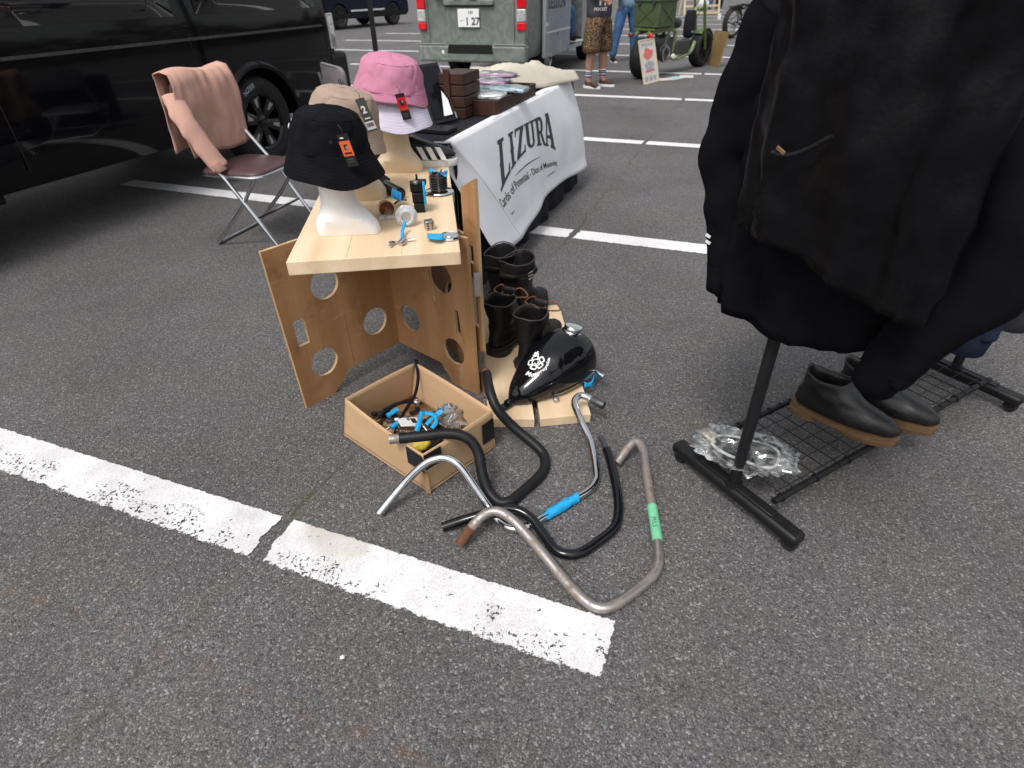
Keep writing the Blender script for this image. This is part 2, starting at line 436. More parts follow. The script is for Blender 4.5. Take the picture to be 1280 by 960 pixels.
def leopard():
    t = NT('leopard_print'); c = t.coords()
    vo = t.n('ShaderNodeTexVoronoi'); t.l(c, vo.inputs[0]); vo.inputs['Scale'].default_value = 58; vo.inputs['Randomness'].default_value = 1
    col = t.ramp(vo.outputs['Distance'], [(.0, (.20, .105, .055)), (.30, (.40, .26, .14)), (.42, (.02, .013, .01)), (.70, (.035, .022, .015)), (.85, (.26, .165, .09))])
    t.bsdf(col, .85, 0, .2); return t.m
M['leopard'] = leopard()
def stripes(name, scale, stops):
    t = NT(name); sp = t.n('ShaderNodeSeparateXYZ'); t.l(t.coords('Object'), sp.inputs[0])
    f = t.math('FRACT', t.math('MULTIPLY', sp.outputs[2], scale))
    q = t.ramp(f, stops)
    for nd in t.t.nodes:
        if nd.type == 'VALTORGB': nd.color_ramp.interpolation = 'CONSTANT'
    t.bsdf(q, .85, 0, .2); return t.m
M['sock'] = stripes('striped_sock', 9.0, [(0, (.7, .7, .7)), (.14, (.20, .03, .06)), (.36, (.7, .7, .7)), (.48, (.03, .05, .10)), (.62, (.25, .3, .36)), (.74, (.03, .05, .10)), (.86, (.7, .7, .7))])
M['flame'] = simple('orange_flame_canvas', (.05, .022, .010), .7, var=.95, vs=30)

# ------------------------------------------------------------------ ground
SEAM_BEND = .052
SEAM = (V((.397, 3.402, 0)), V((.368, .93, 0)).normalized())
def seam_dist(t, pos):
    p, d = SEAM; nrm = V((d.y, -d.x, 0))
    dt = t.n('ShaderNodeVectorMath', operation='DOT_PRODUCT'); t.l(pos, dt.inputs[0]); dt.inputs[1].default_value = nrm
    wob = t.math('MULTIPLY', t.math('SUBTRACT', t.noise(pos, 2.2, 5, .6), .5), .16)
    tt = t.n('ShaderNodeVectorMath', operation='DOT_PRODUCT'); t.l(pos, tt.inputs[0]); tt.inputs[1].default_value = d
    near = t.math('MAXIMUM', t.math('SUBTRACT', p.dot(d), tt.outputs['Value']), 0)      # the seam swings left as it nears the camera
    return t.math('ABSOLUTE', t.math('ADD', t.math('ADD', t.math('SUBTRACT', dt.outputs['Value'], p.dot(nrm)), wob), t.math('MULTIPLY', near, SEAM_BEND)))
def asphalt():
    t = NT('asphalt'); pos = t.coords('World')
    v1 = t.n('ShaderNodeTexVoronoi'); t.l(pos, v1.inputs[0]); v1.inputs['Scale'].default_value = 220
    v2 = t.n('ShaderNodeTexVoronoi'); t.l(pos, v2.inputs[0]); v2.inputs['Scale'].default_value = 480
    def cell(v):
        sp = t.n('ShaderNodeSeparateColor'); t.l(v.outputs['Color'], sp.inputs[0]); return sp
    c1, c2 = cell(v1), cell(v2)
    g1 = t.ramp(c1.outputs[0], [(0, .050), (.40, .086), (.76, .122), (.92, .215), (1, .46)])
    g2 = t.ramp(c2.outputs[0], [(0, .048), (.55, .104), (.93, .205), (1, .42)])
    col = t.mix(.5, g1, g2)
    pit = t.ramp(t.noise(pos, 80, 3), [(.32, .55), (.47, 1)])
    col = t.mix(1.0, col, pit, 'MULTIPLY')
    big = t.ramp(t.noise(pos, 1.1, 6, .62), [(.3, .76), (.7, 1.16)])
    col = t.mix(1.0, col, big, 'MULTIPLY')
    tint = t.ramp(t.noise(pos, 3.5, 4), [(.35, (1.0, .965, 1.005)), (.68, (1.035, .985, .945))])
    col = t.mix(1.0, col, tint, 'MULTIPLY')
    oil = t.math('MULTIPLY', t.ramp(t.noise(pos, .75, 3, .5), [(.60, 0), (.68, 1)]), t.ramp(t.noise(pos, 6, 5, .65), [(.40, .2), (.60, 1)]))
    col = t.mix(t.math('MULTIPLY', oil, .34), col, (.03, .03, .032))
    # brown grit stones
    col = t.mix(t.math('MULTIPLY', t.ramp(c1.outputs[1], [(.95, 0), (.97, 1)]), .4), col, (.19, .14, .10))
    # joint with moss and dirt
    sd = seam_dist(t, pos)
    crack = t.math('MULTIPLY', t.ramp(sd, [(.003, 1), (.009, 0)]), t.ramp(t.noise(pos, 1.7, 4), [(.42, .12), (.60, .8)]))
    moss = t.math('MULTIPLY', t.ramp(sd, [(.0, 1), (.05, 0)]), t.ramp(t.noise(pos, 7, 4), [(.54, 0), (.70, .8)]))
    col = t.mix(t.math('MULTIPLY', moss, .7), col, (.085, .085, .035))
    col = t.mix(t.math('MULTIPLY', crack, .75), col, (.03, .03, .022))
    # rusty drag mark in the foreground
    a, b = at(270, 842), at(560, 962); d = (b-a).normalized(); nrm = V((d.y, -d.x, 0))
    dt = t.n('ShaderNodeVectorMath', operation='DOT_PRODUCT'); t.l(pos, dt.inputs[0]); dt.inputs[1].default_value = nrm
    rd = t.math('ABSOLUTE', t.math('ADD', t.math('SUBTRACT', dt.outputs['Value'], a.dot(nrm)), t.math('MULTIPLY', t.math('SUBTRACT', t.noise(pos, 4, 4), .5), .06)))
    rust = t.math('MULTIPLY', t.ramp(rd, [(.0, 1), (.022, 0)]), t.ramp(t.noise(pos, 14, 5), [(.46, 0), (.7, 1)]))
    col = t.mix(t.math('MULTIPLY', rust, .5), col, (.16, .085, .04))
    hgt = t.math('ADD', t.math('MULTIPLY', v1.outputs['Distance'], -1.0), t.math('MULTIPLY', v2.outputs['Distance'], -.5))
    t.bsdf(col, t.ramp(c2.outputs[1], [(0, .62), (1, .92)]), 0, .4, bump=hgt, bs=.75, bd=.0035)
    return t.m
def roadpaint(name, half, wear, bias=0.0, dirt=.25, half_len=0):
    t = NT(name); pos = t.coords('World'); ob = t.coords('Object')
    sp = t.n('ShaderNodeSeparateXYZ'); t.l(ob, sp.inputs[0])
    edge = t.math('SUBTRACT', half, t.math('ABSOLUTE', sp.outputs[1]))
    if half_len:
        fin = t.math('SUBTRACT', half_len, t.math('ABSOLUTE', sp.outputs[0])); edge = t.math('MINIMUM', edge, fin)
    lowside = t.ramp(t.math('ADD', t.math('MULTIPLY', sp.outputs[1], -1/(2*half)), .5), [(.35, 0), (1, 1)])
    e = t.math('ADD', edge, t.math('MULTIPLY', t.math('SUBTRACT', t.noise(pos, 52, 6, .8), .52), t.math('ADD', .022, t.math('MULTIPLY', lowside, .036))))
    keep = t.math('GREATER_THAN', e, .004)
    patch = t.ramp(t.noise(pos, 5.5, 4, .6), [(.42, 0), (.57, 1.3)])
    if half_len: patch = t.math('MAXIMUM', patch, t.math('MULTIPLY', t.ramp(fin, [(.0, 1.0), (.42, .0)]), t.ramp(t.noise(pos, 9, 4), [(.42, 0), (.52, 1.3)])))
    patch = t.math('MULTIPLY', patch, t.math('ADD', .32 if half_len else .15, lowside), clamp=True)
    holes = t.ramp(t.noise(pos, 75, 5, .6), [(.30, 1), (.33, 0)])
    holes2 = t.ramp(t.noise(pos, 120, 4, .6), [(.42, 1), (.44, 0)])
    h = t.math('MAXIMUM', t.math('MULTIPLY', holes, wear), t.math('MULTIPLY', t.math('MULTIPLY', holes2, patch), wear))
    gap = t.math('GREATER_THAN', t.math('ADD', seam_dist(t, pos), t.math('MULTIPLY', t.math('SUBTRACT', t.noise(pos, 30, 4), .5), .03)), .022)
    a = t.math('MULTIPLY', t.math('MULTIPLY', keep, gap), t.math('SUBTRACT', 1, t.math('GREATER_THAN', h, .5)))
    grime = t.ramp(t.noise(pos, 7, 6, .65), [(.35, 1-dirt), (.65, 1.0)])
    thin = t.n('ShaderNodeTexVoronoi'); t.l(pos, thin.inputs[0]); thin.inputs['Scale'].default_value = 190
    grime = t.mix(1.0, grime, t.ramp(thin.outputs['Distance'], [(.25, 1.0), (.75, .86)]), 'MULTIPLY')
    tyre = t.ramp(t.noise(t.coords('World', (1.6, .5, 1)), 2.2, 4, .6), [(.38, .90), (.62, 1.0)])
    grime = t.mix(1.0, grime, tyre, 'MULTIPLY')
    col = t.mix(1.0, (.83, .82, .83), grime, 'MULTIPLY')
    col = t.mix(t.math('MULTIPLY', t.ramp(t.noise(pos, 3.1, 3), [(.6, 0), (.72, 1)]), .35), col, (.42, .37, .30))
    vd = t.n('ShaderNodeVectorMath', operation='DISTANCE'); t.l(pos, vd.inputs[0]); vd.inputs[1].default_value = at(428, 668)
    stn = t.math('ADD', vd.outputs['Value'], t.math('MULTIPLY', t.math('SUBTRACT', t.noise(pos, 12, 4), .5), .16))
    col = t.mix(t.math('MULTIPLY', t.math('MULTIPLY', t.ramp(stn, [(.07, 1), (.13, 0)]), t.math('SUBTRACT', 1, lowside)), .55), col, (.42, .38, .31))
    col = t.mix(t.math('MULTIPLY', t.ramp(t.noise(pos, 160, 3), [(.3, 1), (.42, 0)]), .35), col, (.30, .29, .28))
    t.bsdf(col, .7, 0, .3, bump=t.noise(pos, 220, 3), bs=.5, bd=.002, alpha=a); return t.m

g = MB()
g.grid(lambda u, v: V((-150+300*u, -40+300*v, 0)), 12, 12)
tag(g.build('ground', asphalt(), smooth=0), 'grey speckled asphalt of the open car park', kind='structure')

def line(i, s0, s1, half, mat, z=.004):
    off = .848+2.5*i
    if i == 0: off = .835
    r = MB(); L = s1-s0
    r.grid(lambda u, v: V(((u-.5)*L, (v*2-1)*half, 0)), 24, 2)
    o = r.build('parking_line', mat, smooth=0, local=True)
    c = NDIR*(off-half) + LDIR*((s0+s1)/2)
    o.location = (c.x, c.y, z); o.rotation_euler = (0, 0, -.3702)
    tag(o, 'white painted parking bay line', kind='structure')
    return o
s_end = (at(773, 777)+at(752, 850)).dot(LDIR)/2
PW = roadpaint('worn_road_paint', .0775, 1.0, half_len=(s_end+6)/2)
PF = roadpaint('road_paint', .075, .35, dirt=.15)
line(0, -6, s_end, .0775, PW)
S1 = {1: (-4.5, 7), 2: (-6.0, 9), 3: (-6, 11), 4: (-5.6, 13)}
for i in range(1, 14):
    a, b = S1.get(i, (-9+.35*i, 14+i))
    if i in (5, 6, 7):
        a = at({5: 427, 6: 441, 7: 498}[i], {5: 61, 6: 48.8, 7: 39.4}[i]).dot(LDIR)
    if i == 4: a = -7.4
    line(i, a, b, .075, PF)
# ------------------------------------------------------------------ pallet boards, boots, fuel tank
def slab(pts, z0, z1):
    b = MB(); n = len(pts)
    return b.add([V((p[0], p[1], z0)) for p in pts]+[V((p[0], p[1], z1)) for p in pts],
                 [tuple(range(n-1, -1, -1)), tuple(range(n, 2*n))]+[(k, (k+1) % n, n+(k+1) % n, n+k) for k in range(n)])
bd = V((-.045, .82, 0))
for pl, pr, lab in (((-.085, 1.54), (.074, 1.534), 'pale pine plank on the asphalt under the heels of the boots, beside the plywood screen'),
                    ((.094, 1.536), (.268, 1.556), 'pale pine plank on the asphalt under the fat end of the fuel tank')):
    q = [V((*pl, 0)), V((*pr, 0)), V((*pr, 0))+bd, V((*pl, 0))+bd]
    tag(slab(q, .001, .037).build('plank', M['pine'], bevel=.002), lab, 'plank', 'pine planks under the boots and tank')

def boot_parts(root, mat, tab, top, zsh, sole, laced=False, strap=False):
    # tab: (z, back, front, half width) slices of the upper, heel at x=0, toe along +x
    ztop = tab[-1][0]; sd_ = rnd.random()*9
    def ring(z, xb, xf, w, k=1.0, n=28):
        mid, h = (xb+xf)/2, (xf-xb)/2; out = []
        for i in range(n):
            a = 2*math.pi*i/n; c, s_ = math.cos(a), math.sin(a)
            x = mid+h*k*math.copysign(abs(c)**.82, c)
            y = w*k*math.copysign(abs(s_)**.8, s_)
            if x > mid and xf > .2: y *= 1-.22*((x-mid)/h)**2; y += .010*((x-mid)/h)
            elif xf > .2: y *= .86+.14*(1-abs((x-mid)/h))
            up_ = max(0, (z-ztop+.05)/.05) if z > .1 else 0
            dz = up_*(.007*math.cos(2*a)-.022*(max(0, c)**6 if laced else 0)+.005*noise.noise(V((c*2, s_*2, sd_))))
            f_ = min(max((z-.07)/.10, 0), 1)
            cr = .006*f_*math.sin(z*150+2*a+sd_)*(1-up_*.6) if xf < .2 else 0
            x += cr*c+f_*.010*noise.noise(V((sd_, z*9, 1))); y += cr*s_+f_*.014*noise.noise(V((z*9, sd_, 4)))
            out.append(V((x, y, z+dz)))
        return out
    rs = [ring(*t) for t in tab]
    z, xb, xf, w = tab[-1]
    rs += [ring(z+.003, xb+.003, xf-.003, w-.003), ring(z-.002, xb+.006, xf-.006, w-.006), ring(z-.06, xb+.012, xf-.014, w-.010), ring(.06, .02, .1, .03)]
    up = MB().rings(rs)
    for r_ in (): pass
    o = up.build('upper', mat, root, smooth=70, local=True, sub=1, disp=(.035, .006))
    MB().tube([p+V((0, 0, .003)) for p in ring(z+.002, xb+.001, xf-.001, w-.001)]+[ring(z+.002, xb+.001, xf-.001, w-.001)[0]+V((0, 0, .003))], .0026, 6).build('collar', M['collar'], root, local=True)
    sl = MB(); b = tab[0]
    sl.rings([ring(.022, b[1]-.004, b[2]+.005, b[3]+.005), ring(.036, b[1]-.005, b[2]+.007, b[3]+.006)])
    sl.rings([ring(.0, b[1]-.002, .095, b[3]-.002), ring(.022, b[1]-.004, .09, b[3]+.002)])
    sl.rings([[V((p.x*.62+.115, p.y, p.z)) for p in ring(.006, 0, b[2], b[3]-.002)], [V((p.x*.64+.112, p.y, p.z)) for p in ring(.022, 0, b[2], b[3]+.003)]])
    sl.build('sole', sole, root, smooth=35, local=True)
    if laced:
        lc = MB()
        for i in range(4):
            zz = .115+.027*i; xx = interp([(t[0], t[2]) for t in tab], zz)+.002
            for sg in (-1, 1):
                lc.tube(spline([V((xx-.012, sg*.024, zz)), V((xx+.003, 0, zz+.010)), V((xx-.012, -sg*.024, zz+.024))], 5), .0026, 6)
        zz = tab[-1][0]-.012; xx = tab[-1][2]
        for sg in (-1, 1):
            lc.tube(spline([V((xx, 0, zz)), V((xx+.026, sg*.034, zz+.026)), V((xx+.022, sg*.066, zz-.002)), V((xx+.004, sg*.024, zz-.010)), V((xx+.020, sg*.020, zz-.05)), V((xx+.028, sg*.034, zz-.11)), V((xx+.022, sg*.042, zz-.15))], 6), .0030, 6)
        lc.build('lace', M['lace'], root, local=True)
        MB().grid(lambda u, v: V((xx-.006+.012*v, (u-.5)*.055, zz-.06+.095*v)), 5, 5).build('tongue', mat, root, local=True, solid=.004)
    if strap:
        z_ = tab[-1][0]-.045; xb, xf, w = tab[-1][1:]
        st = MB(); st.rings([ring(z_-.012, xb-.002, xf+.002, w+.0025), ring(z_+.012, xb-.002, xf+.002, w+.0025)], caps=False)
        st.build('strap', mat, root, local=True, solid=.003, smooth=70)
        bk = MB(); c0 = V((.045, -w-.006, z_))
        bk.tube([c0+V((a*.014, -.001, b*.014)) for a, b in ((-1, -1), (1, -1), (1, 1), (-1, 1), (-1, -1))], .0022, 6)
        bk.tube([c0+V((-.012, -.002, 0)), c0+V((.012, -.002, 0))], .0018, 6)
        bk.build('buckle', M['chrome'], root, local=True)
        s2 = MB(); s2.tube(spline([V((.06, -.046, .10)), V((.13, -.038, .118)), V((.155, 0, .128)), V((.13, .038, .118)), V((.06, .046, .10)), V((.0, .03, .098)), V((-.004, 0, .098)), V((0, -.03, .098))], 4, True), .011, 8, flat=.25)
        s2.build('instep_strap', mat, root, local=True)
LACE_TAB = [(.034, .0, .300, .047), (.052, -.003, .306, .050), (.068, -.001, .296, .049), (.082, .003, .272, .047), (.094, .006, .236, .045), (.108, .009, .196, .043), (.125, .011, .165, .041), (.15, .010, .142, .042), (.18, .004, .134, .047), (.205, -.002, .136, .051), (.222, -.007, .128, .052)]
TALL_TAB = [(.034, .0, .300, .047), (.052, -.003, .306, .050), (.068, -.001, .296, .049), (.082, .003, .268, .047), (.096, .006, .225, .045), (.112, .009, .188, .044), (.135, .011, .155, .045), (.17, .006, .142, .050), (.22, -.004, .144, .058), (.26, -.012, .150, .062), (.288, -.014, .152, .062)]
ZB = .0375
bdir = math.atan2(.89, .45)
spots = [('laced', (.040, 1.825), bdir-.05, 'black lace-up ankle boot with brown laces, nearest the fuel tank'),
         ('laced', (-.072, 1.935), bdir+.0, 'black lace-up ankle boot with brown laces, hard against the plywood screen'),
         ('tall', (.000, 2.16), bdir-.12, 'tall black engineer boot with a silver buckle on its shaft'),
         ('tall', (-.066, 2.235), bdir+.05, 'tall black engineer boot tucked behind the buckled one, under the white banner')]
for kind, (x, y), rz, lab in spots:
    zz = ZB if y < 2.33 else .0
    b = thing('boot', lab, 'boot', (x, y, zz), rz, 'black boots on the planks')
    if kind == 'laced': b.scale = (1.1, 1.12, .98)
    if kind == 'laced': boot_parts(b, M['leather2'], LACE_TAB, .222, .2, M['sole'], laced=True)
    else: boot_parts(b, M['leather2'], TALL_TAB, .288, .3, M['sole'], strap=True)

# motorcycle fuel tank : teardrop loft along its axis
TN = V((-.005, 1.615, ZB)); TD = V((.735, .68, 0)).normalized(); TS = V((TD.y, -TD.x, 0)); TL = .39
tank = thing('fuel_tank', 'gloss black teardrop motorcycle fuel tank with chrome cap and white emblem on planks', 'fuel tank', TN)
WT = [(0, .016), (.05, .034), (.12, .056), (.28, .083), (.5, .105), (.7, .113), (.85, .104), (.94, .076), (1, .02)]
HT = [(0, .033), (.05, .058), (.12, .084), (.28, .126), (.5, .166), (.7, .182), (.85, .172), (.94, .14), (1, .08)]
HB = [(0, .008), (.1, .002), (.85, .004), (.94, .02), (1, .06)]
def tank_pt(u, a, off=0.0):                # u along the axis, a angle round the section, 0 = right flank, 90 = crown
    w, h, b0 = interp(WT, u), interp(HT, u), interp(HB, u)
    zc = b0+(h-b0)*.36
    c, s_ = math.cos(a), math.sin(a)
    y = w*math.copysign(abs(c)**.85, c)
    z = zc+((h-zc)*abs(s_)**.92 if s_ > 0 else -(zc-b0)*abs(s_)**.6)
    p = TN+TD*(u*TL)+TS*y+V((0, 0, z))
    if off:
        e = 1e-3
        n = (tank_pt(u, a+e)-tank_pt(u, a-e)).cross(tank_pt(min(u+e, 1), a)-tank_pt(max(u-e, 0), a))
        ctr = TN+TD*(u*TL)+V((0, 0, zc))
        n.normalize()
        if n.dot(p-ctr) < 0: n = -n
        p = p+n*off
    return p
us = [0, .02, .05, .09, .14, .2, .28, .36, .44, .52, .6, .68, .75, .81, .86, .9, .935, .965, .985, 1]
tb = MB().rings([[tank_pt(u, 2*math.pi*k/40) for k in range(40)] for u in us])
tbo = tb.build('body', M['gloss_black'], tank, smooth=180, sub=1)
bpy.context.view_layer.update(); bake(tbo)
from mathutils.bvhtree import BVHTree
TB = BVHTree.FromPolygons([v.co+TN for v in tbo.data.vertices], [tuple(p.vertices) for p in tbo.data.polygons])
cp = tank_pt(.80, math.pi*.5); ca = (V((0, 0, 1))+TD*.22+TS*.10).normalized()
cap = MB(); cap.lathe([(.038, -.012), (.038, -.002), (.036, .001), (.034, .003)], cp, ca, 28)
cap.build('filler_neck', M['chrome'], tank)
cap = MB(); cap.lathe([(.030, .001), (.034, .004), (.034, .015), (.031, .019), (.015, .022), (.001, .0225)], cp, ca, 28)
cap.build('filler_cap', M['chrome'], tank)
mt = MB(); a0 = TN+V((0, 0, .014))-TD*.012
mt.lathe([(.013, 0), (.016, .004), (.016, .022), (.012, .03)], a0-TD*.01, TD, 14).box(a0-TD*.022+V((0, 0, -.004)), (.03, .03, .008), Matrix((TD, TS, V((0, 0, 1)))).transposed())
mt.build('mount_tab', M['gloss_black'], tank, bevel=.002)
sm = MB(); sp_ = [tank_pt(u, R(-28), .002) for u in (.32, .45, .6, .74, .85)]
sm.tube(spline(sp_, 4), .0045, 8).build('trim_strip', M['chrome'], tank)
sm = MB(); sm.tube(spline([tank_pt(u, R(-50), .004) for u in (.38, .5, .62, .72)], 4), .007, 8, flat=.5).build('label_strip', M['whitebits'], tank)
pk = MB(); pk.lathe([(.006, 0), (.006, .03), (.011, .032), (.011, .042), (.005, .044)], tank_pt(.86, R(-20)), (TS+V((0, 0, -.2))).normalized(), 12)
pk.build('fuel_tap', M['chrome'], tank)
tp = MB(); q = tank_pt(.76, R(-34), .014)
tp.grid(lambda u, v: q+TD*((u-.45)*.085)+TS*(.012*math.sin(u*5)+.01)+V((0, 0, (v-.5)*.03+.006*math.sin(u*9+v*3))), 10, 4)
tp.build('tape', M['blue_tape'], tank, solid=.002)
# emblem: a rose outline with a little star flower and an arc of lettering, on the upper flank near the nose
def on_tank(x, y, off=.0008):
    x, y = x*1.18, y*1.18              # emblem plane -> tank surface (x along axis, y round the flank towards the crown)
    u = .30+x/TL; w = max(interp(WT, u), .02)
    a = R(86)-y/(w*1.15); p0, p1 = tank_pt(u, a, .03), tank_pt(u, a)
    h_ = TB.ray_cast(p0, (p1-p0).normalized())
    return h_[0]+(p0-p1).normalized()*off if h_[0] else p1
em = MB()
def stroke(pts, w, closed=False):
    P = [V((p[0], p[1], 0)) for p in pts]; P = spline(P, 5, closed); n = len(P); L = []; Rr = []
    for i, p in enumerate(P):
        a = P[i-1] if (i or closed) else P[0]; b = P[(i+1) % n] if (i+1 < n or closed) else P[-1]
        d = (b-a).normalized(); nn = V((-d.y, d.x, 0)); L.append(p+nn*w/2); Rr.append(p-nn*w/2)
    m = n if closed else n-1
    vs = [on_tank(p.x, p.y) for p in L+Rr]
    em.add(vs, [(i, (i+1) % n, n+(i+1) % n, n+i) for i in range(m)])
for k in range(5):
    a = 2*math.pi*k/5+.4
    stroke([(.013*math.cos(a-.55), .013*math.sin(a-.55)), (.0225*math.cos(a-.35), .0225*math.sin(a-.35)), (.0225*math.cos(a+.35), .0225*math.sin(a+.35)), (.013*math.cos(a+.55), .013*math.sin(a+.55))], .0042)
stroke([(.011*math.cos(t*.9), .011*math.sin(t*.9)) for t in range(7)], .0034, True)
stroke([(.0055*math.cos(t), .0055*math.sin(t)) for t in range(5)], .003)
for k in range(5):
    a = 2*math.pi*k/5
    stroke([(.022, -.020), (.022+.009*math.cos(a), -.020+.009*math.sin(a))], .0055)
vs, fs = text_geo('Motorcycle', .0135, bold=.0005)
x0, x1 = min(p.x for p in vs), max(p.x for p in vs)
vs, fs = slice_geo(vs, fs, .004)
vv = []
for p in vs:
    t = (p.x-x0)/(x1-x0); a = R(195)-t*R(-165); r_ = .029-(-p.y)*0+(.0135-.0-p.y)*.9
    a = R(175)+t*R(150); r_ = .040-p.y
    vv.append(on_tank(r_*math.cos(a)*-1*-1, r_*math.sin(a)*-1))
em.add(vv, fs)
em.build('emblem', M['white'], tank, smooth=0)
nt = MB(); q = at(695, 502, ZB)
nt.lathe([(.010, 0), (.011, .003), (.011, .014), (.006, .017), (.006, .022), (.003, .023)], q, (0, 0, 1), 8)
tag(nt.build('hex_nut', M['steel'], smooth=30), 'small steel cap nut lying on the plank in front of the fuel tank', 'nut')

# ------------------------------------------------------------------ handlebars
def pxpath(rows): return [at(x, y, z) for x, y, z in rows]
def cutpath(P, a, b):
    return P[int(a*(len(P)-1)):int(b*(len(P)-1))+1]
def bar(lab, rows, r, mat):
    P = spline(pxpath(rows), 6)
    c = sum(P, V())/len(P)
    t = thing('handlebar', lab, 'handlebar', (c.x, c.y, 0), 0, 'handlebars laid out on the asphalt')
    MB().tube(P, r, 18).build('tube', mat, t, smooth=50)
    return t, P
tA, PA = bar('matte black handlebar leaning up over the rim of the cardboard box',
  [(499, 548, .172), (530, 545, .172), (560, 542, .172), (583, 547, .160), (597, 564, .125), (603, 593, .07), (610, 613, .035), (623, 627, .016), (637, 627, .015), (648, 619, .015), (677, 592, .015), (681, 575, .02), (673, 560, .035), (640, 532, .085), (621, 510, .14), (612, 487, .178), (608, 467, .19)], .0160, M['matte_black'])
MB().tube([PA[0]+(PA[0]-PA[1]).normalized()*.028, PA[0]+(PA[1]-PA[0]).normalized()*.002], .0145, 16).build('bare_end', M['rust'], tA)
MB().tube([PA[-1], PA[-1]+(PA[-1]-PA[-2]).normalized()*.012], .0150, 16).build('bare_end', M['rusted_end'], tA)
tB, PB = bar('chrome handlebar with blue masking tape and a grey grip end',
  [(474, 642, .012), (503, 607, .07), (527, 583, .125), (543, 574, .145), (559, 573, .145), (575, 583, .128), (593, 608, .078), (611, 634, .028), (626, 653, .012), (642, 661, .012), (660, 658, .012), (677, 648, .012), (707, 630, .012), (733, 615, .012), (743, 604, .014), (745, 590, .02), (738, 552, .048), (724, 522, .075), (718, 505, .086), (722, 496, .09), (730, 495, .09), (741, 500, .088)], .0118, M['chrome'])
MB().tube([PB[-1]-(PB[-1]-PB[-2]).normalized()*.005, PB[-1]+(PB[-1]-PB[-2]).normalized()*.02, PB[-1]+(PB[-1]-PB[-2]).normalized()*.045], .0145, 16, radii=[.0135, .0152, .0135]).build('grip', M['dark_steel'], tB)
def tape(root, P, a, b, r, mat, tails=True, name='tape'):
    seg = cutpath(P, a, b); m = MB(); m.tube(seg, r, 18, caps=True, radii=[r*(1+.04*math.sin(i*2.1)) for i in range(len(seg))])
    return m.build(name, mat, root)
sg_ = cutpath(PB, .535, .60); fr_t = frames(sg_); rg_ = []
for i, (p, X, Y, T_) in enumerate(fr_t):
    e_ = 1 if i == 0 else (-1 if i == len(fr_t)-1 else 0); rg_.append([p+(X*math.cos(a)+Y*math.sin(a))*(.0138+.0012*math.sin(3*a+i*1.7))+T_*(.011*noise.noise(V((math.cos(a)*2, math.sin(a)*2, i)))*(2.2 if e_ else .3)) for a in [2*math.pi*k/20 for k in range(20)]])
MB().rings(rg_, caps=False).build('tape', M['blue_tape'], tB, smooth=45)
q = PB[int(.56*(len(PB)-1))]; d = (PB[int(.6*(len(PB)-1))]-PB[int(.53*(len(PB)-1))]).normalized(); nx = V((d.y, -d.x, 0))
MB().grid(lambda u, v: q+d*((u-.5)*.085)+V((0, 0, .012))-nx*(.004-v*.020)+V((0, 0, -.014*v*v+.002*math.sin(u*8))), 8, 3).build('tape_tail', M['blue_tape'], tB, solid=.0012)
tC, PC = bar('gloss black handlebar lying between the chrome one and the rusty one',
  [(553, 659, .013), (580, 650, .024), (607, 642, .036), (628, 636, .042), (648, 638, .040), (664, 648, .032), (680, 669, .02), (694, 687, .014), (710, 693, .0128), (728, 690, .0128), (753, 673, .0128), (768, 659, .014), (773, 638, .02), (770, 607, .032), (762, 573, .044), (758, 562, .048)], .0138, M['gloss_black'])
MB().tube([PC[-1], at(754, 553, .05), at(750, 546, .05)], .0085, 14).build('bare_end', M['dark_steel'], tC)
tD, PD = bar('rusty bare steel handlebar with a strip of green tape, nearest the camera',
  [(574, 681, .02), (589, 660, .048), (603, 645, .068), (617, 639, .074), (631, 643, .072), (648, 657, .06), (677, 690, .04), (710, 730, .02), (733, 752, .0132), (750, 760, .0125), (767, 757, .0125), (793, 740, .0125), (816, 720, .0132), (823, 704, .016), (822, 677, .021), (815, 633, .03), (808, 590, .042), (804, 563, .050), (797, 553, .052), (788, 556, .048), (771, 579, .016)], .0136, M['rust'])
MB().tube(cutpath(PD, 0, .05), .0139, 16).build('rusted_end', M['rusted_end'], tD)
ia, ib = [min(range(len(PD)), key=lambda i: (PD[i]-at(x, y, z)).length) for x, y, z in ((821, 679, .02), (815, 636, .03))]
seg = PD[ia:ib+1]
MB().tube(seg, .0144, 18, caps=True).build('tape', M['green_tape'], tD)
mid = seg[len(seg)//2]; dd = (seg[0]-seg[-1]).normalized(); toc = (V((0, 0, CH))-mid).normalized(); toc = (toc-dd*toc.dot(dd)).normalized(); sx = dd.cross(toc)
vs, fs = text_geo('M/LS', .017); vs, fs = slice_geo(vs, fs, .003)
L_ = max(p.x for p in vs)
MB().add([mid+dd*(p.x-L_/2)+(toc*math.cos((p.y-.006)/.0146)-sx*math.sin((p.y-.006)/.0146))*.0147 for p in vs], fs).build('lettering', M['tagblack'], tD, smooth=0)

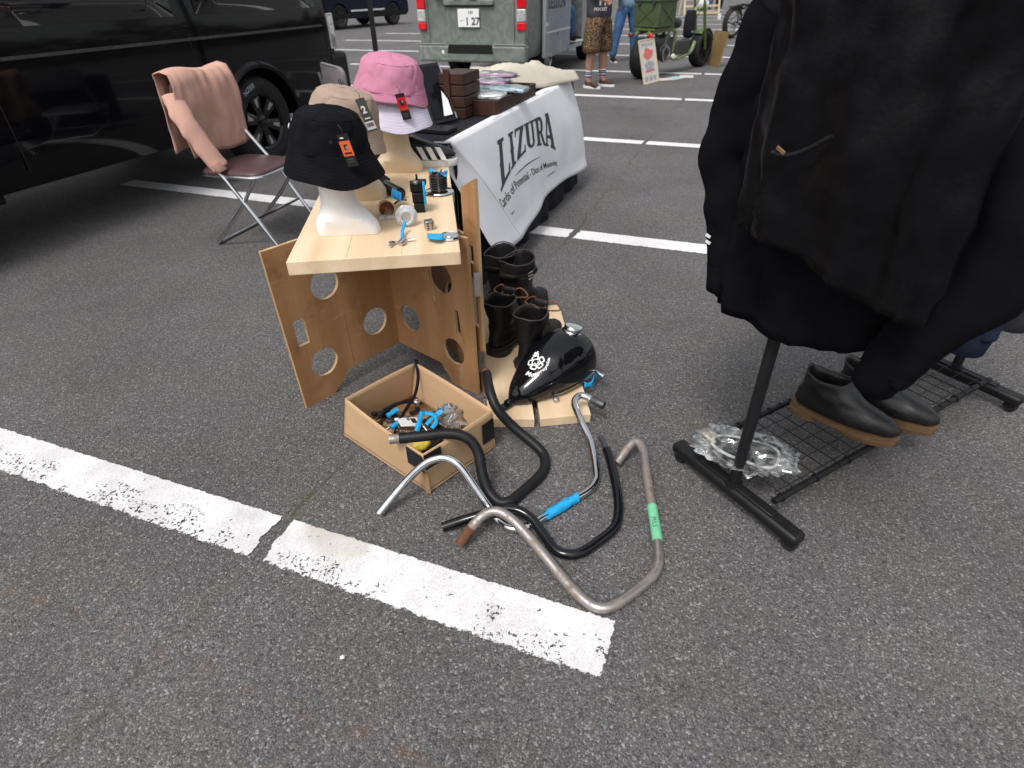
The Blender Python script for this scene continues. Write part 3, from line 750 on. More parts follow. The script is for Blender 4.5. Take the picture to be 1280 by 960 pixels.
# ------------------------------------------------------------------ cardboard box and what lies in it
bx = thing('cardboard_box', 'open cardboard box of loose motorcycle parts with black tape on its corners', 'box', (-.315, 1.47, 0))
bl, bf, br = V((-.573, 1.509, 0)), V((-.255, 1.232, 0)), V((-.057, 1.437, 0)); bb = V((-.37, 1.72, 0))
tl, tf, tr = at(431, 498, .156), at(528, 569, .154), at(616, 512, .155); tbk = at(519, 452, .158)
def wall(a, b, ta, tb_, bulge, nick0=0, nick1=0):
    n = (b-a).cross(V((0, 0, 1))).normalized()
    def f(u, v):
        p = (a*(1-u)+b*u)*(1-v)+(ta*(1-u)+tb_*u)*v
        p = p+n*(bulge*math.sin(math.pi*u)*v)
        if v > .5:
            if nick0: p = p+(tb_-ta).normalized()*(nick0*max(0, 1-u*16)*(v-.5)*2)-V((0, 0, .006*max(0, 1-u*14)*(v-.5)))
            if nick1: p = p-(tb_-ta).normalized()*(nick1*max(0, 1-(1-u)*16)*(v-.5)*2)-V((0, 0, .006*max(0, 1-(1-u)*14)*(v-.5)))
        return p
    return f
zz = V((0, 0, .002))
for a, b, ta, tb_, bu, n0, n1 in ((bl, bf, tl, tf, .006, 0, 0), (bf, br, tf, tr, .004, 0, 0), (br, bb, tr, tbk, .003, 0, .010), (bb, bl, tbk, tl, .004, .008, 0)):
    ins = ((bl+bf+br+bb)/4-(a+b)/2).normalized()*.003
    MB().grid(wall(a+zz+ins, b+zz+ins, ta+ins, tb_+ins, bu, n0, n1), 24, 8).build('wall', M['card'], bx, solid=.0032)
MB().add([p+V((0, 0, .006)) for p in (bl, bf, br, bb)], [(0, 1, 2, 3)]).build('floor_flap', M['card'], bx, solid=.004)
for (u0, u1, v0, v1, a, b, ta, tb_, nm) in ((.82, 1.0, .55, .98, bl, bf, tl, tf, 0), (0, .22, .62, .99, bf, br, tf, tr, 0), (.80, .985, .30, .82, bf, br, tf, tr, 0)):
    f = wall(a, b, ta, tb_, .005); n = (b-a).cross(V((0, 0, 1))).normalized()
    if n.dot((a+b)/2-(bl+bf+br+bb)/4) < 0: n = -n
    MB().grid(lambda u, v: f(u0+(u1-u0)*u, v0+(v1-v0)*v)+n*.0035, 6, 4).build('corner_tape', M['black_tape'], bx)
fn = (bf-V((-.315, 1.47, 0))).normalized()
MB().beam(bf+fn*.001+V((0, 0, .004)), bf+(tf-bf)*.55+fn*.004, .014, .005).build('corner_fold', M['card_in'], bx)

def ribbon(pts, w, up=V((0, 0, 1))):
    P = spline(pts, 6); fr = frames(P); m = MB(); vs = []
    for p, X, Y, T in fr:
        s_ = T.cross(up); s_ = s_.normalized() if s_.length > .2 else V((1, 0, 0))
        vs += [p-s_*w/2, p+s_*w/2]
    m.add(vs, [(2*i, 2*i+1, 2*i+3, 2*i+2) for i in range(len(P)-1)]); return m
st = ribbon([at(520, 449, .17), at(521, 456, .155), at(522.5, 474, .12), at(518, 495, .075), at(507, 512, .06), at(499, 528, .045), at(493, 542, .035)], .014, V((.75, -.65, .1)))
tag(st.build('strap', M['blackcloth'], solid=.002), 'black webbing strap hanging over the back corner of the cardboard box', 'strap')
lv = thing('lever_bundle', 'bundle of black clutch levers bound with blue tape inside the cardboard box', 'lever bundle', at(490, 525, .008))
m = MB()
for i in range(4):
    a = at(470+3*i, 524-4*i, .035+.008*i); b = at(521+2*i, 498+2*i, .045-.004*i)
    m.tube(spline([a, (a+b)/2+V((0, 0, .018)), b], 6), .0055, 8)
m.build('lever', M['plastic_black'], lv)
m = MB()
for i in range(7):
    m.ball(at(472+rnd.uniform(-5, 8), 522+rnd.uniform(-6, 8), .03+.012*rnd.random()), .011, 8, 6, (1, .8, .7))
m.build('clamp', M['plastic_black'], lv)
for x0, y0, x1, y1 in ((484, 520, 497, 512), (489, 535, 497, 529)):
    MB().tube([at(x0, y0, .045), at(x1, y1, .05)], .009, 9).build('tape', M['blue_tape'], lv)
ch = thing('chrome_parts', 'pile of small chrome parts with strips of blue tape in the cardboard box', 'metal parts', at(525, 532, .008))
m = MB()
for i in range(26):
    c = at(rnd.uniform(486, 545), rnd.uniform(524, 546), .018+.02*rnd.random())
    if i % 2: m.lathe([(.006, 0), (.009, .004), (.009, .012), (.004, .016)], c, (rnd.uniform(-1, 1), rnd.uniform(-1, 1), rnd.uniform(.2, 1)), 10)
    else:
        d = V((rnd.uniform(-1, 1), rnd.uniform(-1, 1), .2)).normalized()*.028; m.tube([c-d, c+V((0, 0, .006)), c+d], .004, 8)
m.build('fitting', M['chrome'], ch)
ribbon([at(521, 539, .045), at(524, 528, .056), at(528, 514, .055)], .017, V((.2, -.5, 1))).build('tape', M['blue_tape'], ch, solid=.002)
ribbon([at(546, 521, .052), at(539, 524, .058), at(533, 531, .050)], .014, V((-.2, -.6, 1))).build('tape', M['blue_tape'], ch, solid=.002)
m = ribbon([at(529, 516, .052), at(541, 518, .058), at(546, 526, .052), at(540, 535, .048)], .015, V((.1, -.5, 1)))
m.build('tape', M['blue_tape'], ch, solid=.002)
cl_ = thing('clamp_pile', 'jumble of small black clamps and brackets at the left of the cardboard box floor', 'clamps', at(500, 522, .008))
for i in range(16):
    c = at(rnd.uniform(482, 552), rnd.uniform(514, 549), rnd.uniform(.014, .03)); Mr_ = Matrix.Rotation(rnd.uniform(0, 3), 3, 'Z') @ Matrix.Rotation(rnd.uniform(-.6, .6), 3, 'X')
    b_ = MB().box(c, (rnd.uniform(.02, .045), .012, .012), Mr_).box(c+Mr_ @ V((.012, 0, .008)), (.012, .016, .014), Mr_)
    b_.build('clamp', M['plastic_black'] if i % 3 else M['dark_steel'], cl_, bevel=.002)
m = MB(); a = at(521, 505, .06)
m.lathe([(.010, 0), (.011, .004), (.011, .02), (.006, .024), (.006, .03), (.003, .031)], a, (.15, -.3, 1), 12)
tag(m.build('bracket', M['steel']), 'small steel bracket caught on the black strap inside the cardboard box', 'bracket')
def crumple(c, size, mat, seed, n=20, m=14, amp=.18, M3=None):
    b = MB(); rs = []
    for i in range(m+1):
        t = -math.pi/2+math.pi*i/m; q = max(math.cos(t), .03)
        ring = []
        for k in range(n):
            a = 2*math.pi*k/n; d = V((q*math.cos(a), q*math.sin(a), math.sin(t)))
            k_ = 1+amp*(noise.noise(d*3+V((seed, 0, 0)))*1.6+noise.noise(d*8+V((0, seed, 0))))
            p = V((d.x*size[0]*k_, d.y*size[1]*k_, d.z*size[2]*k_))
            ring.append(c+(M3 @ p if M3 else p))
        rs.append(ring)
    return b.rings(rs)
pb = thing('plastic_bag', 'crumpled clear plastic bag with a blue taped part in the cardboard box', 'plastic bag', at(566, 525, .008))
crumple(at(565, 520, .05), (.052, .048, .036), None, 3, amp=.3).build('film', M['polybag'], pb, smooth=25)
m = MB(); m.tube(spline([at(546, 519, .06), at(553, 513, .066), at(560, 508, .06)], 4), .012, 8, flat=.6).build('taped_part', M['blue_tape'], pb)
m = MB()
for i in range(5): m.tube([at(560+4*i, 528-2*i, .03), at(566+4*i, 518-2*i, .05)], .004, 7)
m.build('bolt', M['steel'], pb)
pk_ = thing('packet', 'small printed packet in clear wrap among the chrome parts in the cardboard box', 'packet', at(512, 531, .03), .5)
MB().box((0, 0, .012), (.075, .05, .004), Matrix.Rotation(.35, 3, 'Y')).build('pack', M['white'], pk_, local=True, bevel=.001)
MB().box((-.012, .004, .0175), (.03, .03, .001), Matrix.Rotation(.35, 3, 'Y')).build('print', M['lilac'], pk_, local=True)
MB().box((.018, .004, .0075), (.018, .03, .001), Matrix.Rotation(.35, 3, 'Y')).build('print', M['tagblack'], pk_, local=True)
m = crumple(at(527, 556, .028), (.032, .020, .018), None, 5, amp=.12, M3=Matrix.Rotation(.5, 3, 'Z'))
tag(m.build('sponge', M['yellow']), 'yellow lump at the front of the cardboard box, beneath the black handlebar end', 'sponge')
m = MB(); m.beam(at(525, 563, .012), at(552, 549, .014), .03, .012).beam(at(533, 560, .022), at(550, 551, .024), .008, .01)
tag(m.build('switch_housing', M['plastic_black'], bevel=.003), 'flat black switch housing lying beside the yellow lump in the box', 'switch housing')
m = MB(); m.tube(spline([at(604, 493, .125), at(607, 497, .13), at(604, 502, .13), at(609, 506, .125)], 5), .002, 6).tube([at(603, 497, .13), at(611, 499, .13)], .0018, 6)
tag(m.build('wire_clip', M['chrome']), 'twist of bright wire on the right corner of the cardboard box', 'wire clip')

# ------------------------------------------------------------------ plywood screen that carries the display board
scr = thing('plywood_screen', 'folding plywood screen with round holes, standing under the display board', 'folding screen', (-.44, 1.9, 0))
def circ(x, y, r, n=36): return [(x+r*math.cos(2*math.pi*k/n), y+r*math.sin(2*math.pi*k/n)) for k in range(n)]
def panel(A, B, outer, holes, lean=0.0, t=.012, flip=False):
    vs, fs = plate_geo(outer, holes, t); A, B = V((*A, 0)), V((*B, 0)); e = (B-A).normalized(); n = e.cross(V((0, 0, 1)))
    b = MB().add([A+e*p.x+V((0, 0, p.y))+n*p.z+n*(lean*p.y) for p in vs], fs)
    o = b.build('panel', [M['ply'], M['ply_edge']], scr, smooth=0, weld=True)
    for p in o.data.polygons:
        if abs(p.normal.dot(n)) < .5: p.material_index = 1
    return o
ZT = .598
Lh = .455
outL = [(0, 0), (.122, 0), (.205, .068), (Lh, .068), (Lh, ZT), (-.012, ZT)]
panel((-.746, 1.671), (-.45, 2.02), outL, [circ(.110, .146, .054), circ(.176, .425, .054), circ(.352, .206, .054), [(.030, .245), (.073, .245), (.073, .341), (.030, .341)], [(.225, .07), (.231, .07), (.229, .298), (.224, .298)][::1] if False else [(.2265, .078), (.2305, .078), (.2295, .297), (.2255, .297)]])
Rh = .430
outR = [(0, 0), (.132, 0), (.190, .068), (Rh, .068), (Rh, ZT), (.012, ZT)]
panel((-.122, 1.735), (-.447, 2.016), outR, [circ(.112, .146, .053), circ(.150, .425, .056), circ(.343, .205, .054), [(.066, .232), (.090, .232), (.094, .325), (.074, .325)]])
outO = [(0, 0), (.13, 0), (.19, .068), (.40, .068), (.40, .585), (.085, .585), (.085, .735), (.0, .778)]
panel((-.095, 1.745), (-.33, 2.09), outO, [circ(.20, .32, .05), circ(.10, .16, .048), [(.03, .50), (.062, .50), (.062, .56), (.03, .56)], [(.018, .27), (.05, .27), (.05, .45), (.018, .45)]])
for z0 in (.10, .40): MB().beam((-.106, 1.736, z0), (-.106, 1.736, z0+.085), .022, .003).build('hinge', M['steel'], scr)
m = MB(); p0, p1 = V((-.122, 1.735, 0)), V((-.447, 2.016, 0)); e = (p1-p0).normalized(); n_ = V((e.y, -e.x, 0))
if n_.dot(-p0) < 0: n_ = -n_
m.tube(spline([p0+e*.205+n_*.008+V((0, 0, .57)), p0+e*.195+n_*.008+V((0, 0, .45)), p0+e*.185+n_*.008+V((0, 0, .33))], 4), .002, 6).build('string', M['ply_edge'], scr)

# display board
BZ = .64
fl, fr_ = V((-.598, 1.478, 0)), V((-.128, 1.532, 0)); bk_r, bk_l = V((-.262, 2.545, 0)), V((-.732, 2.49, 0))
bc = (fl+fr_+bk_l+bk_r)/4
brd = MB(); yaw = math.atan2(-(fl-bk_l).x, (bk_l-fl).y) ; 
bo = thing('display_board', 'thick pale pine board laid on the plywood screen as a display top', 'board', (bc.x, bc.y, ZT+.002), math.atan2((fr_-fl).y, (fr_-fl).x))
w_, l_ = (fr_-fl).length, (bk_l-fl).length
MB().box((0, 0, (BZ-ZT-.002)/2), (w_, l_, BZ-ZT-.002)).build('plank_top', M['pine'], bo, local=True, smooth=0, bevel=.0025)
for x in (-w_/2+.16, -w_/2+.31):
    MB().box((x, 0, BZ-ZT-.0017), (.0015, l_-.01, .0008)).build('glue_joint', M['pine_end'], bo, local=True, smooth=0)
# ------------------------------------------------------------------ mannequin busts and hats
def bust(lab, base, rz, mat, k=1.0, shift=0.0):
    t = thing('mannequin_head', lab, 'mannequin', base, rz, 'mannequin heads carrying the hats')
    prof = [(0, .094, .064, 0), (.003, .095, .065, 0), (.03, .092, .063, 0), (.05, .080, .059, 0), (.07, .063, .054, .002), (.09, .053, .051, .004), (.115, .049, .050, .006), (.14, .049, .052, .006), (.165, .054, .062, .012), (.19, .064, .072, .020), (.22, .070, .078, .026), (.25, .072, .080, .030), (.275, .066, .072, .032), (.295, .050, .056, .032), (.307, .024, .028, .032), (.310, .004, .004, .032)]
    rs = []
    for z, rx, ry, oy in prof:
        ring = []
        for i in range(40):
            a = 2*math.pi*i/40; x, y = rx*math.cos(a)*(1-.8*shift if z < .05 else 1)+shift*max(0, 1-z/.10), oy+ry*math.sin(a)
            if z < .075: y = max(y, -.032-.027*(z/.075))          # flat cut across the chest
            if .17 < z < .23 and math.sin(a) < -.93: y -= .010*(1-abs(z-.20)/.035)   # nose
            ring.append(V((x*k, y*k, z*k)))
        rs.append(ring)
    MB().rings(rs).build('bust', mat, t, local=True, smooth=28)
    return t
def hat(name, lab, c, rb, rc, hc, drop, mat, tilt=(0, 0), wav=.006, seed=0, flat_top=.8, group=None, eyelets=True, front=0.0, rise=0.0, bshift=0.0):
    # c: centre of the crown base; rb brim radius; rc crown radius; hc crown height; drop: how far the brim edge falls
    t = thing(name, lab, 'hat', c, 0, group)
    Mt = Matrix.Rotation(tilt[1], 4, 'Y') @ Matrix.Rotation(tilt[0], 4, 'X')
    rs = []
    top = [(.02, 1.0), (.3, .995), (.5, .98), (.64, .945), (.735, .89), (.79, .80), (.835, .66), (.89, .45), (.945, .22), (.99, .04), (1.008, .0), (1.0, -.03)]
    nseg = 56
    def P(a, r, z, f):
        wob = noise.noise(V((math.cos(a)*1.3, math.sin(a)*1.3, seed*3.1+z*8)))
        wv = wav*f*(math.sin(3*a+seed)+.6*math.sin(5*a+2.3*seed))
        rz_ = rise*f*max(0, math.cos(a-front))**3
        return Mt @ V((r*(1+.022*wob)*math.cos(a), r*(1+.022*wob)*1.06*math.sin(a), z+wv+rz_+.004*wob))+Mt @ V((bshift*f, 0, 0))
    for q, h in top: rs.append([P(2*math.pi*k/nseg, rc*q, hc*h, 0) for k in range(nseg)])
    cr = MB().rings(rs, caps=False).build('crown', mat, t, local=True, smooth=180, solid=.003, sub=1, disp=(.05, .017))
    for nm_, q_, h_ in (('crown_seam', .752, .875), ('brim_seam', 1.006, .0)):
        MB().tube([P(2*math.pi*k/nseg, rc*q_, hc*h_, 0) for k in range(nseg+1)], .0016, 6).build(nm_, mat, t, local=True)
    bs = []
    for j in range(25):
        f = j/24; r = rc*1.005+(rb-rc)*f; z = -drop*f**.9+(.0016 if j % 3 == 0 else -.0006)
        bs.append([P(2*math.pi*k/nseg, r, z-.001, f) for k in range(nseg)])
    MB().rings(bs, caps=False).build('brim', mat, t, local=True, smooth=180, solid=.003)
    if eyelets:
        for a in (front-.20, front+.22):
            e = MB()
            p = P(a, rc*.985, hc*.42, 0); d = (Mt @ V((math.cos(a), math.sin(a), .15))).normalized()
            e.lathe([(.0022, .001), (.0042, .001), (.0042, .0035), (.0022, .0035), (.0022, .001)], p+d*.001, d, 12, caps=False)
            e.build('eyelet', M['dark_steel'], t, local=True)
    return t
def card_tag(name, lab, top, size, yaw, lean, cols, marks, group=None):
    # hanging cardboard tag: stacked colour fields, string loop at the top
    t = thing(name, lab, 'price tag', (top.x, top.y, top.z-size[1]), yaw, group)
    w, h = size; Mx = Matrix.Translation((0, 0, h)) @ Matrix.Rotation(lean[1], 4, 'Y') @ Matrix.Rotation(lean[0], 4, 'X') @ Matrix.Translation((0, 0, -h))
    MB().box((0, 0, h/2), (w, .0012, h)).xf(Mx).build('card', M[cols[0]], t, local=True, smooth=0)
    for z0, z1, c in cols[1]:
        MB().box((0, -.0013, h*(z0+z1)/2), (w*.99, .0008, h*(z1-z0))).xf(Mx).build('print', M[c], t, local=True, smooth=0)
    for (x, z, ww, hh, c) in marks:
        MB().box((x*w, -.0021, z*h), (ww*w, .0006, hh*h)).xf(Mx).build('mark', M[c], t, local=True, smooth=0)
    MB().tube(spline([Mx @ V((0, 0, h*.94)), Mx @ V((.006, -.003, h+.012)), Mx @ V((-.004, .006, h+.022))], 5), .0009, 5).build('string', M['tagblack'], t, local=True)
    return t, Mx
BTOP = BZ+.0005
b1 = bust('white mannequin head under the black hat at the front of the board', (-.500, 1.700, BTOP), R(4), M['foam'], shift=.020)
b2 = bust('cream mannequin head under the beige hat, half hidden behind the white one', (-.515, 2.03, BTOP), R(14), M['cream'], .98)
b3 = bust('cream mannequin head at the back of the board under the pink and white hats', (-.432, 2.385, BTOP), R(3), M['cream'])
G = 'bucket hats on the mannequin heads'
bh = hat('bucket_hat', 'black twill bucket hat with an orange tag on the white mannequin', (-.503, 1.735, .882), .141, .110, .094, .070, M['hatblack'], (R(2), R(7.5)), .005, 1.7, group=G, front=R(-62), bshift=.010)
m = MB()
hp = lambda a, z: Matrix.Rotation(R(7.5), 3, 'Y') @ V((.107*math.cos(a), .113*math.sin(a), z))
m.tube(spline([hp(R(183+7*math.sin(i*1.3)), .046-.006*i) for i in range(6)], 5), .0016, 6)
m.build('embroidery', M['white'], bh, local=True)
hat('bucket_hat', 'beige bucket hat with a grey tag, behind the black hat', (-.535, 2.05, .885), .142, .116, .100, .064, M['hatbeige'], (R(0), R(13)), .005, 4.2, group=G, front=R(-50))
hat('bucket_hat', 'white bucket hat worn beneath the pink one on the rear mannequin', (-.418, 2.40, .895), .136, .108, .08, .080, M['hatwhite'], (R(3), R(4)), .004, 2.2, group=G, front=R(-60), eyelets=False)
hat('bucket_hat', 'pink bucket hat stacked on top of the white one', (-.432, 2.405, .945), .140, .126, .098, .040, M['hatpink'], (R(4), R(10)), .008, 5.1, group=G, front=R(-95), rise=.014, eyelets=False)

def hat_tag(lab, px, py, Y, size, yaw, lean, cols, marks):
    return card_tag('price_tag', lab, atY(px, py, Y), size, yaw, lean, cols, marks, 'cardboard tags hanging on the hats')
t1, m1 = hat_tag('orange and black card tag hanging on the front of the black hat', 427, 168, 1.612, (.031, .085), R(-12), (R(8), R(-9)), ('tagblack', [(.34, .80, 'orange')]), [(-.02, .62, .34, .16, 'tagblack'), (.05, .60, .2, .10, 'white'), (0, .43, .7, .05, 'tagblack'), (0, .24, .6, .03, 'taggrey'), (0, .16, .6, .03, 'taggrey'), (-.1, .9, .3, .04, 'white')])
t2, m2 = hat_tag('grey card tag with a barcode label hanging on the beige hat', 449, 123, 1.92, (.030, .098), R(-10), (R(10), R(-14)), ('taggrey', [(.05, .30, 'white')]), [(0, .40, .6, .035, 'white')]+[(-.36+.09*i, .20, .04 if i % 3 else .07, .12, 'tagblack') for i in range(9)])
vs, fs = text_geo('2', .030, 'CENTER', bold=.0012)
MB().add([m2 @ V((p.x, -.0022, .055+p.y)) for p in vs], fs).build('logo', M['white'], t2, local=True, smooth=0)
t3, m3 = hat_tag('orange and black card tag hanging on the white hat under the pink brim', 499, 117, 2.262, (.033, .09), R(-8), (R(10), R(-10)), ('tagblack', [(.36, .86, 'red'), (.36, .46, 'orange')]), [(0, .66, .5, .2, 'tagblack'), (.1, .70, .15, .1, 'white'), (0, .22, .6, .04, 'taggrey'), (0, .13, .5, .03, 'taggrey')])

# ------------------------------------------------------------------ small parts on the board
def onb(x, y, h=0.0): return at(x, y, BTOP+h)
def place(m, name, mat, lab, cat, **k): return tag(m.build(name, mat, **k), lab, cat)
# black grip ends behind the busts
m = MB(); m.tube([onb(483, 232, .02), onb(497, 240, .02)], .020, 18).tube([onb(498, 240.5, .02), onb(500, 242, .02)], .021, 18)
place(m, 'tube_grip', M['gloss_black'], 'short gloss black tube lying behind the amber lamp on the board', 'grip', bevel=.002)
m = crumple(onb(474, 226, .022), (.040, .028, .022), None, 9, amp=.1)
place(m, 'sunglasses_pouch', M['leather'], 'soft black leather pouch tucked between the cream mannequins', 'pouch')
# amber indicator lamp
w = thing('indicator_lamp', 'amber indicator lamp with blue tape on the board', 'indicator lamp', onb(484, 262))
o = onb(483, 261, .026); ax = (V((0, 0, CH))-o); ax.z *= .3; ax.x += .25; ax.normalize()
MB().lathe([(.012, -.045), (.022, -.03), (.025, -.012), (.026, 0), (.0245, .002)], o, ax, 24, caps=False).build('housing', M['dark_steel'], w)
MB().lathe([(.0245, -.001), (.0225, -.006), (.012, -.011), (.001, -.012)], o, ax, 24, caps=False).build('lens', M['amber'], w)
MB().lathe([(.0235, .001), (.0262, .001), (.0262, .004), (.0235, .004), (.0235, .001)], o, ax, 26, caps=False).build('bezel', simple('brass_bezel', (.52, .36, .16), .3, .7), w)
MB().grid(lambda u, v: onb(489+12*u, 246-7*v+6*u, .040+.02*v*(1-v)+.005*math.sin(u*8))+V((0, .02*v, .004*v)), 8, 5).build('tape', M['blue_tape'], w, solid=.002)
m = MB(); m.tube(spline([onb(493, 255, .02), onb(500, 250, .03), onb(508, 250, .01)], 5), .003, 7)
m.build('wire', M['plastic_black'], w)
m = MB().box(onb(484, 271.5, .006), (.05, .02, .011), Matrix.Rotation(.1, 3, 'Z'))
place(m, 'clear_block', M['clearcup'], 'small clear plastic block in front of the amber lamp', 'plastic block', bevel=.002)
# clear plastic coil with a lever clip
w = thing('cable_coil', 'coil of clear plastic tube standing on the board', 'coil', onb(508, 275))
m = MB(); o = onb(508, 271, .03); pts = []
ax = (V((0, 0, CH))-o); ax.z = .25; ax.normalize(); X = ax.cross(V((0, 0, 1))).normalized(); Y = X.cross(ax)
for i in range(120):
    a = i*.30; r = .031-.0135*(i/120); pts.append(o+X*(r*math.cos(a))+Y*(r*math.sin(a))+ax*(.022*(i/120)-.012))
m.tube(pts, .0038, 8).build('tube', M['clearcup'], w)
MB().lathe([(.033, -.014), (.034, -.012), (.02, -.014), (.002, -.0145)], o, ax, 24).build('back_disc', M['clearcup'], w)
w = thing('lever_clip', 'thin steel brake lever clip with a blue taped stem at the front of the board', 'lever', onb(502, 303))
MB().tube(spline([onb(487, 307, .008), onb(493, 303, .006), onb(501, 302, .006), onb(508, 300, .006), onb(518, 298, .009)], 5), .0042, 8, flat=.5).tube([onb(500, 305, .006), onb(505, 300, .012)], .009, 10).build('blade', M['steel'], w)
MB().tube([onb(503, 300, .01), onb(503, 288, .016), onb(506, 278, .03)], .0052, 8).build('taped_stem', M['blue_tape'], w)
MB().lathe([(.004, 0), (.009, 0), (.009, .006), (.004, .006), (.004, 0)], onb(490, 305, .003), (0, 0, 1), 14, caps=False).build('eye', M['chrome'], w)
# die
w = thing('metal_die', 'grey metal die showing its dots on the board', 'die', onb(537, 286), .35)
MB().box((0, 0, .0135), (.027, .027, .027)).build('cube', M['steel'], w, local=True, bevel=.0025)
pp = MB()
for x, z in [(-1, -1), (1, -1), (-1, 0), (1, 0), (-1, 1), (1, 1)]: pp.lathe([(.0028, 0), (.0024, .0008), (.001, .0009)], (x*.0065, -.0137, .0135+z*.0075), (0, -1, 0), 10)
for x, y in [(-1, -1), (1, 1), (0, 0)]: pp.lathe([(.0028, 0), (.0024, .0008), (.001, .0009)], (x*.007, y*.007, .0271), (0, 0, 1), 10)
pp.build('dot', M['tagblack'], w, local=True)
# chrome disc cap
w = thing('round_cap', 'round chrome cap with blue tape at the front right edge of the board', 'cap', onb(560, 297))
o = onb(562, 297, .001)
MB().lathe([(.031, 0), (.032, .003), (.030, .008), (.027, .009), (.026, .007), (.014, .006), (.012, .008), (.001, .0082)], o, (0, 0, 1), 36).build('disc', M['chrome'], w)
MB().grid(lambda u, v: onb(534+20*u, 298-6*v+2*u, .010+.006*math.sin(3*u))+V((0, .01*v*u, 0)), 8, 4).build('tape', M['blue_tape'], w, solid=.0015)
# black clamp block with blue tape
w = thing('switch_block', 'upright black handlebar switch block with a blue strip on the board', 'switch block', onb(523, 262))
a = onb(525, 264, .0); Mr = Matrix.Rotation(.15, 3, 'Z')
for i, (zz, sx, sy) in enumerate(((.014, .034, .032), (.046, .038, .036), (.078, .043, .032))):
    MB().box(a+V((-.002*i, .006*i, zz)), (sx, sy, .029), Mr).build('body', M['plastic_black'], w, bevel=.002)
MB().box(a+V((.021, -.004, .06)), (.008, .036, .065), Mr).build('tape', M['blue_tape'], w, bevel=.002)
MB().lathe([(.008, 0), (.008, .006), (.004, .008)], a+V((-.004, -.006, .092)), (0, -.2, 1), 12).build('button', M['steel'], w)
# carburettor-like finned part on a chrome plate
w = thing('finned_part', 'finned dark metal engine part with blue tape on a chrome plate', 'engine part', onb(548, 242))
o = onb(549, 240, .003)
MB().lathe([(.05, 0), (.052, .002), (.048, .006), (.035, .007), (.001, .0075)], o, (0, 0, 1), 32).build('plate', M['chrome'], w)
f = MB()
for i in range(6): f.lathe([(.030, .012+.008*i), (.032, .013+.008*i), (.032, .016+.008*i), (.030, .017+.008*i)], o, (0, 0, 1), 20)
f.lathe([(.024, .006), (.024, .062), (.018, .066), (.001, .066)], o, (0, 0, 1), 20).build('fins', M['dark_steel'], w)
f = MB()
for k in range(5):
    a_ = k*1.2; f.tube([o+V((.027*math.cos(a_), .027*math.sin(a_), .01)), o+V((.027*math.cos(a_), .027*math.sin(a_), .072))], .0035, 8)
f.build('stud', M['steel'], w)
MB().grid(lambda u, v: o+V((-.028+.062*u, -.02+.042*v, .070+.008*math.sin(5*u+v*2)-.02*max(0, u-.7))), 8, 6).build('tape', M['blue_tape'], w, solid=.002)
f = MB(); q = onb(525, 228, .05); f.box(q, (.04, .03, .016)).lathe([(.004, 0), (.004, .02)], q+V((-.01, 0, .008)), (0, 0, 1), 8).build('bracket', M['plastic_black'], w, bevel=.002)
# trainer with three stripes at the back right corner of the board
w = thing('trainer', 'black trainer with three white stripes and a white sole at the back of the board', 'shoe', (-.485, 2.49, BTOP), R(-6))
STAB = [(.026, 0, .275, .042), (.045, -.004, .28, .045), (.06, -.003, .265, .043), (.075, 0, .225, .040), (.09, .002, .175, .037), (.105, .004, .12, .034), (.115, .006, .10, .032)]
def shoe_ring(z, xb, xf, w_, k=1.0, n=28):
    out = []
    for i in range(n):
        a = 2*math.pi*i/n; c, s_ = math.cos(a), math.sin(a)
        out.append(V(((xb+xf)/2+(xf-xb)/2*math.copysign(abs(c)**.85, c), w_*math.copysign(abs(s_)**.85, s_)*(1 if c < .3 or xf < .2 else 1-.15*c), z)))
    return out
ur = [shoe_ring(*q) for q in STAB]+[shoe_ring(.113, .012, .094, .027), shoe_ring(.06, .02, .08, .02)]
MB().rings(ur).build('upper', M['leather'], w, local=True, smooth=70, sub=1)
MB().rings([shoe_ring(0, -.004, .278, .044), shoe_ring(.014, -.007, .284, .047), shoe_ring(.027, -.005, .281, .0465)]).build('sole', M['whitebits'], w, local=True, smooth=50)
for k in range(3):
    x = .150+.038*k
    MB().add([V((x+dx, -.0475+dy*1.0, z)) for dx, dy, z in ((0, .0, .030), (.022, 0, .030), (-.004, .0085, .076), (-.026, .0085, .078))], [(0, 1, 2, 3)]).build('stripe', M['white'], w, local=True, solid=.002, smooth=0)

# ------------------------------------------------------------------ folding table with banner
TZ = .70
N0 = V((-.249, 2.56, 0)); UA = V((.3495, .937, 0)).normalized(); UB = V((-UA.y, UA.x, 0))     # along the length, across (left)
TLn, TW = 2.0, .62
def T(a, b, z): return N0+UA*a+UB*b+V((0, 0, z))
tbl = thing('trestle_table', 'folding table under a black cloth, beside the pine display board', 'table', T(1.0, .31, 0), math.atan2(UA.y, UA.x))
MB().prism([(0.01, .01), (TLn-.01, .01), (TLn-.01, TW-.01), (.01, TW-.01)], T(0, 0, TZ-.035), UA, UB, .03).build('tabletop', M['taggrey'], tbl, smooth=0)
for a in (.18, TLn-.18):
    for b in (.06, TW-.06):
        MB().tube([T(a, b, 0), T(a, b, TZ-.035)], .013, 10).build('leg', M['pipe'], tbl)
    MB().tube([T(a, .06, .2), T(a, TW-.06, .2)], .010, 8).build('crossbar', M['pipe'], tbl)
